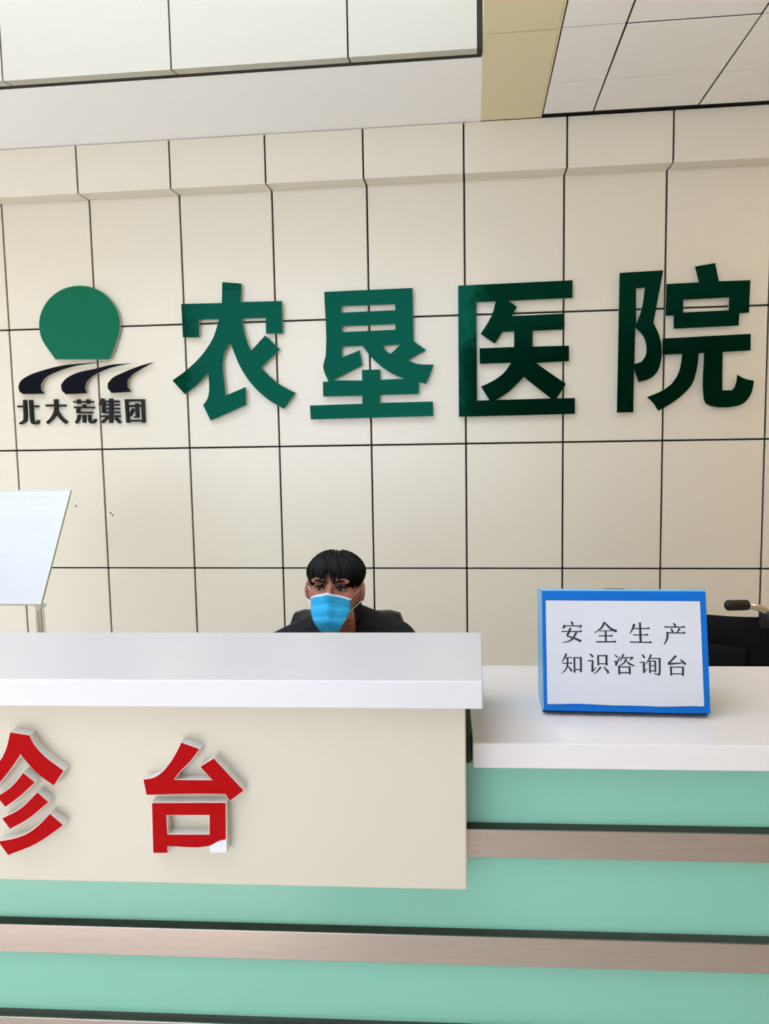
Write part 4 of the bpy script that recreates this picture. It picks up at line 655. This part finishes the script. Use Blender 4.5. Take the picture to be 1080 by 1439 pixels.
tr = link('trousers', remeshed(bm, 0.008, 4, 0.5, 'trousers'), 'trousers', person)
for s in (-1, 1):
    bm = bmesh.new(); rcone(bm, (s*.12, -.22, .055), .045, (s*.12, -.40, .038), .036, (1, 1, 1)); 
    for v in bm.verts: v.co.z = max(v.co.z, 0.002)
    link('shoe', remeshed(bm, 0.006, 3, 0.5, 'shoe'), 'shoe', person)

# ------------------------------------------------------------------ office chair behind the person
ch = empty('office_chair', (-0.437, 2.555, 0)); tag(ch, 'black office chair the masked person sits on', 'chair')
bm = bmesh.new(); NXB, NZB = 12, 12
def cpt(u, v, w): # u,v in -1..1
    r = 1.0-0.10*max(0, abs(v))**6
    return Vector((u*.2115*(1-.05*max(0, v)**4), .125+w*.028+.035*v-.035*(1-u*u), 0.728+v*.221))
bm = box_bm(-1, 1, -1, 1, -1, 1); bmesh.ops.subdivide_edges(bm, edges=bm.edges, cuts=8, use_grid_fill=True)
for v in bm.verts:
    u, w, h = v.co.x, v.co.y, v.co.z
    d = 1-(abs(u)**14+abs(h)**14)*.05
    v.co = cpt(u*d, h*d, w*(1-.35*max(abs(u), abs(h))**4))
link('backrest', from_bm(bm, 'backrest', True), 'leather', ch)
bm = box_bm(-1, 1, -1, 1, -1, 1); bmesh.ops.subdivide_edges(bm, edges=bm.edges, cuts=7, use_grid_fill=True)
for v in bm.verts:
    d = 1-(abs(v.co.x)**6+abs(v.co.y)**6)*.08
    v.co = Vector((v.co.x*.24*d, -.07+v.co.y*.23*d, .395+v.co.z*.035*(1-.3*max(abs(v.co.x), abs(v.co.y))**4)))
link('seat', from_bm(bm, 'seat', True), 'leather', ch)
link('back_bracket', from_bm(tube_bm([(0, .03, .355), (0, .19, .38), (0, .20, .50), (0, .165, .66)], .018, 8), 'back_bracket', True), 'plastic', ch)
link('gas_column', from_bm(tube_bm([(0, -.05, .10), (0, -.05, .24), (0, -.05, .36)], [.028, .028, .018], 14), 'gas_column', True), 'chrome', ch)
for k in range(5):
    a = math.radians(90+72*k); d = Vector((math.cos(a), math.sin(a), 0)); c0 = Vector((0, -.05, 0))
    lg = link('leg', from_bm(tube_bm([c0+d*.02+Vector((0, 0, .12)), c0+d*.28+Vector((0, 0, .075))], [.024, .015], 8), 'leg', True), 'plastic', ch)
    q = c0+d*.28; pd = Vector((-d.y, d.x, 0))
    link('caster', from_bm(tube_bm([q-pd*.02+Vector((0, 0, .03)), q+pd*.02+Vector((0, 0, .03))], .03, 14), 'caster', True), 'plastic', lg)
for s in (-1, 1):
    link('armrest', from_bm(tube_bm([(s*.22, .0, .37), (s*.275, -.02, .42), (s*.28, -.03, .56), (s*.28, -.06, .60), (s*.28, -.2, .60)], [.013, .014, .014, .02, .02], 8), 'armrest', True), 'plastic', ch)

# ------------------------------------------------------------------ wheelchair behind the lower counter, seen from the rear
wc = empty('wheelchair', (0.796, 2.862, 0), math.radians(-27)); tag(wc, 'black wheelchair with a push handle behind the lower counter', 'wheelchair')
# local axes: rear is -y, width is x; right rear post at x=+.2
HW = 0.205
for s in (-1, 1):
    x = s*HW
    link('back_post', from_bm(tube_bm([(x, 0, .30), (x, 0, .60), (x, -.012, .915)], .0125, 10), 'back_post', True), 'chrome', wc)
    hd = link('push_handle', from_bm(tube_bm([(x, -.012, .915), (x-.003, -.018, .930), (x-.018, -.034, .944), (x-.036, -.050, .952), (x-.062, -.074, .959)], .0115, 10), 'push_handle', True), 'chrome', wc)
    gp, gr = [], []
    for k in range(22):
        t = k/21; gp.append((x-.056-.052*t, -.069-.066*t, .958+.006*t)); gr.append(.0165+(.0016 if k % 2 else -.0008) if 0 < k < 20 else (.0175 if k == 0 else .011))
    link('grip', from_bm(tube_bm(gp, gr, 12), 'grip', True), 'plastic', hd)
    link('fold_bracket', from_bm(box_bm(x-.024, x+.040, -.034, .012, .876, .934, .010, 2), 'fold_bracket', True), 'plastic', wc)
    link('seat_rail', from_bm(tube_bm([(x, 0, .48), (x, .42, .50), (x, .46, .47), (x, .50, .14)], .0125, 10), 'seat_rail', True), 'chrome', wc)
    link('lower_rail', from_bm(tube_bm([(x, 0, .30), (x, .44, .30)], .0125, 10), 'lower_rail', True), 'chrome', wc)
    link('armrest', from_bm(box_bm(x-.022, x+.022, .03, .34, .70, .735, .010, 2), 'armrest', True), 'leather', wc)
    link('side_guard', from_bm(box_bm(x-.004, x+.004, .03, .36, .50, .70, .002), 'side_guard'), 'nylon', wc)
    def ring(cx, cy, cz, r, t, n=40, m=8):
        b2 = bmesh.new(); rg = []
        for i in range(n):
            a = 2*math.pi*i/n
            rg.append([b2.verts.new((cx+t*math.sin(2*math.pi*j/m), cy+(r+t*math.cos(2*math.pi*j/m))*math.cos(a), cz+(r+t*math.cos(2*math.pi*j/m))*math.sin(a))) for j in range(m)])
        for i in range(n):
            for j in range(m): b2.faces.new((rg[i][j], rg[(i+1) % n][j], rg[(i+1) % n][(j+1) % m], rg[i][(j+1) % m]))
        return b2
    xw = x+s*.055
    wh = link('wheel', from_bm(ring(xw, .05, .300, .286, .014), 'wheel', True), 'rubber', wc)
    link('push_rim', from_bm(ring(xw+s*.035, .05, .300, .255, .008), 'push_rim', True), 'chrome', wh)
    b2 = tube_bm([(x+s*.02, .05, .30), (xw+s*.025, .05, .30)], .026, 12)
    for k in range(16):
        a = 2*math.pi*k/16; tube_bm([(xw, .05, .30), (xw, .05+.276*math.cos(a), .30+.276*math.sin(a))], .0017, 5, b2)
    link('spokes', from_bm(b2, 'spokes', True), 'chrome', wh)
    cw = link('caster', from_bm(ring(x, .40, .080, .064, .016, 24), 'caster', True), 'rubber', wc)
    link('caster_fork', from_bm(tube_bm([(x-.022, .40, .08), (x-.022, .385, .17), (x, .38, .29)], .008, 8), 'caster_fork', True), 'chrome', cw)
    link('foot_plate', from_bm(box_bm(min(x, x-s*.16), max(x, x-s*.16), .48, .62, .10, .115, .004), 'foot_plate'), 'plastic', wc)
def sling(name, pts_fn, m, th):
    b2 = bmesh.new(); nu, nv = 16, 8
    gg = [[b2.verts.new(pts_fn(-1+2*i/nu, j/nv)) for i in range(nu+1)] for j in range(nv+1)]
    for j in range(nv):
        for i in range(nu): b2.faces.new((gg[j][i], gg[j][i+1], gg[j+1][i+1], gg[j+1][i]))
    o = link(name, from_bm(b2, name, True), m, wc); q = o.modifiers.new('thick', 'SOLIDIFY'); q.thickness = th; q.offset = 0
    return o
sling('back_sling', lambda u, v: Vector((u*HW*1.10, -.018+.030*(1-u*u)*1.0-.012*v, .50+v*(.418-.022*(1-u*u)))), 'nylon', .010)
sling('back_pocket', lambda u, v: Vector((u*HW*.72, -.030+.030*(1-u*u*.5)-.010*v, .56+v*.24)), 'nylon', .006)
sling('seat_sling', lambda u, v: Vector((u*HW, .03+v*.39, .50-.03*(1-u*u))), 'nylon', .012)
link('cross_brace', from_bm(tube_bm([(-HW, .18, .30), (HW, .18, .49)], .010, 8), 'cross_brace', True), 'chrome', wc)
link('cross_brace', from_bm(tube_bm([(HW, .21, .30), (-HW, .21, .49)], .010, 8), 'cross_brace', True), 'chrome', wc)
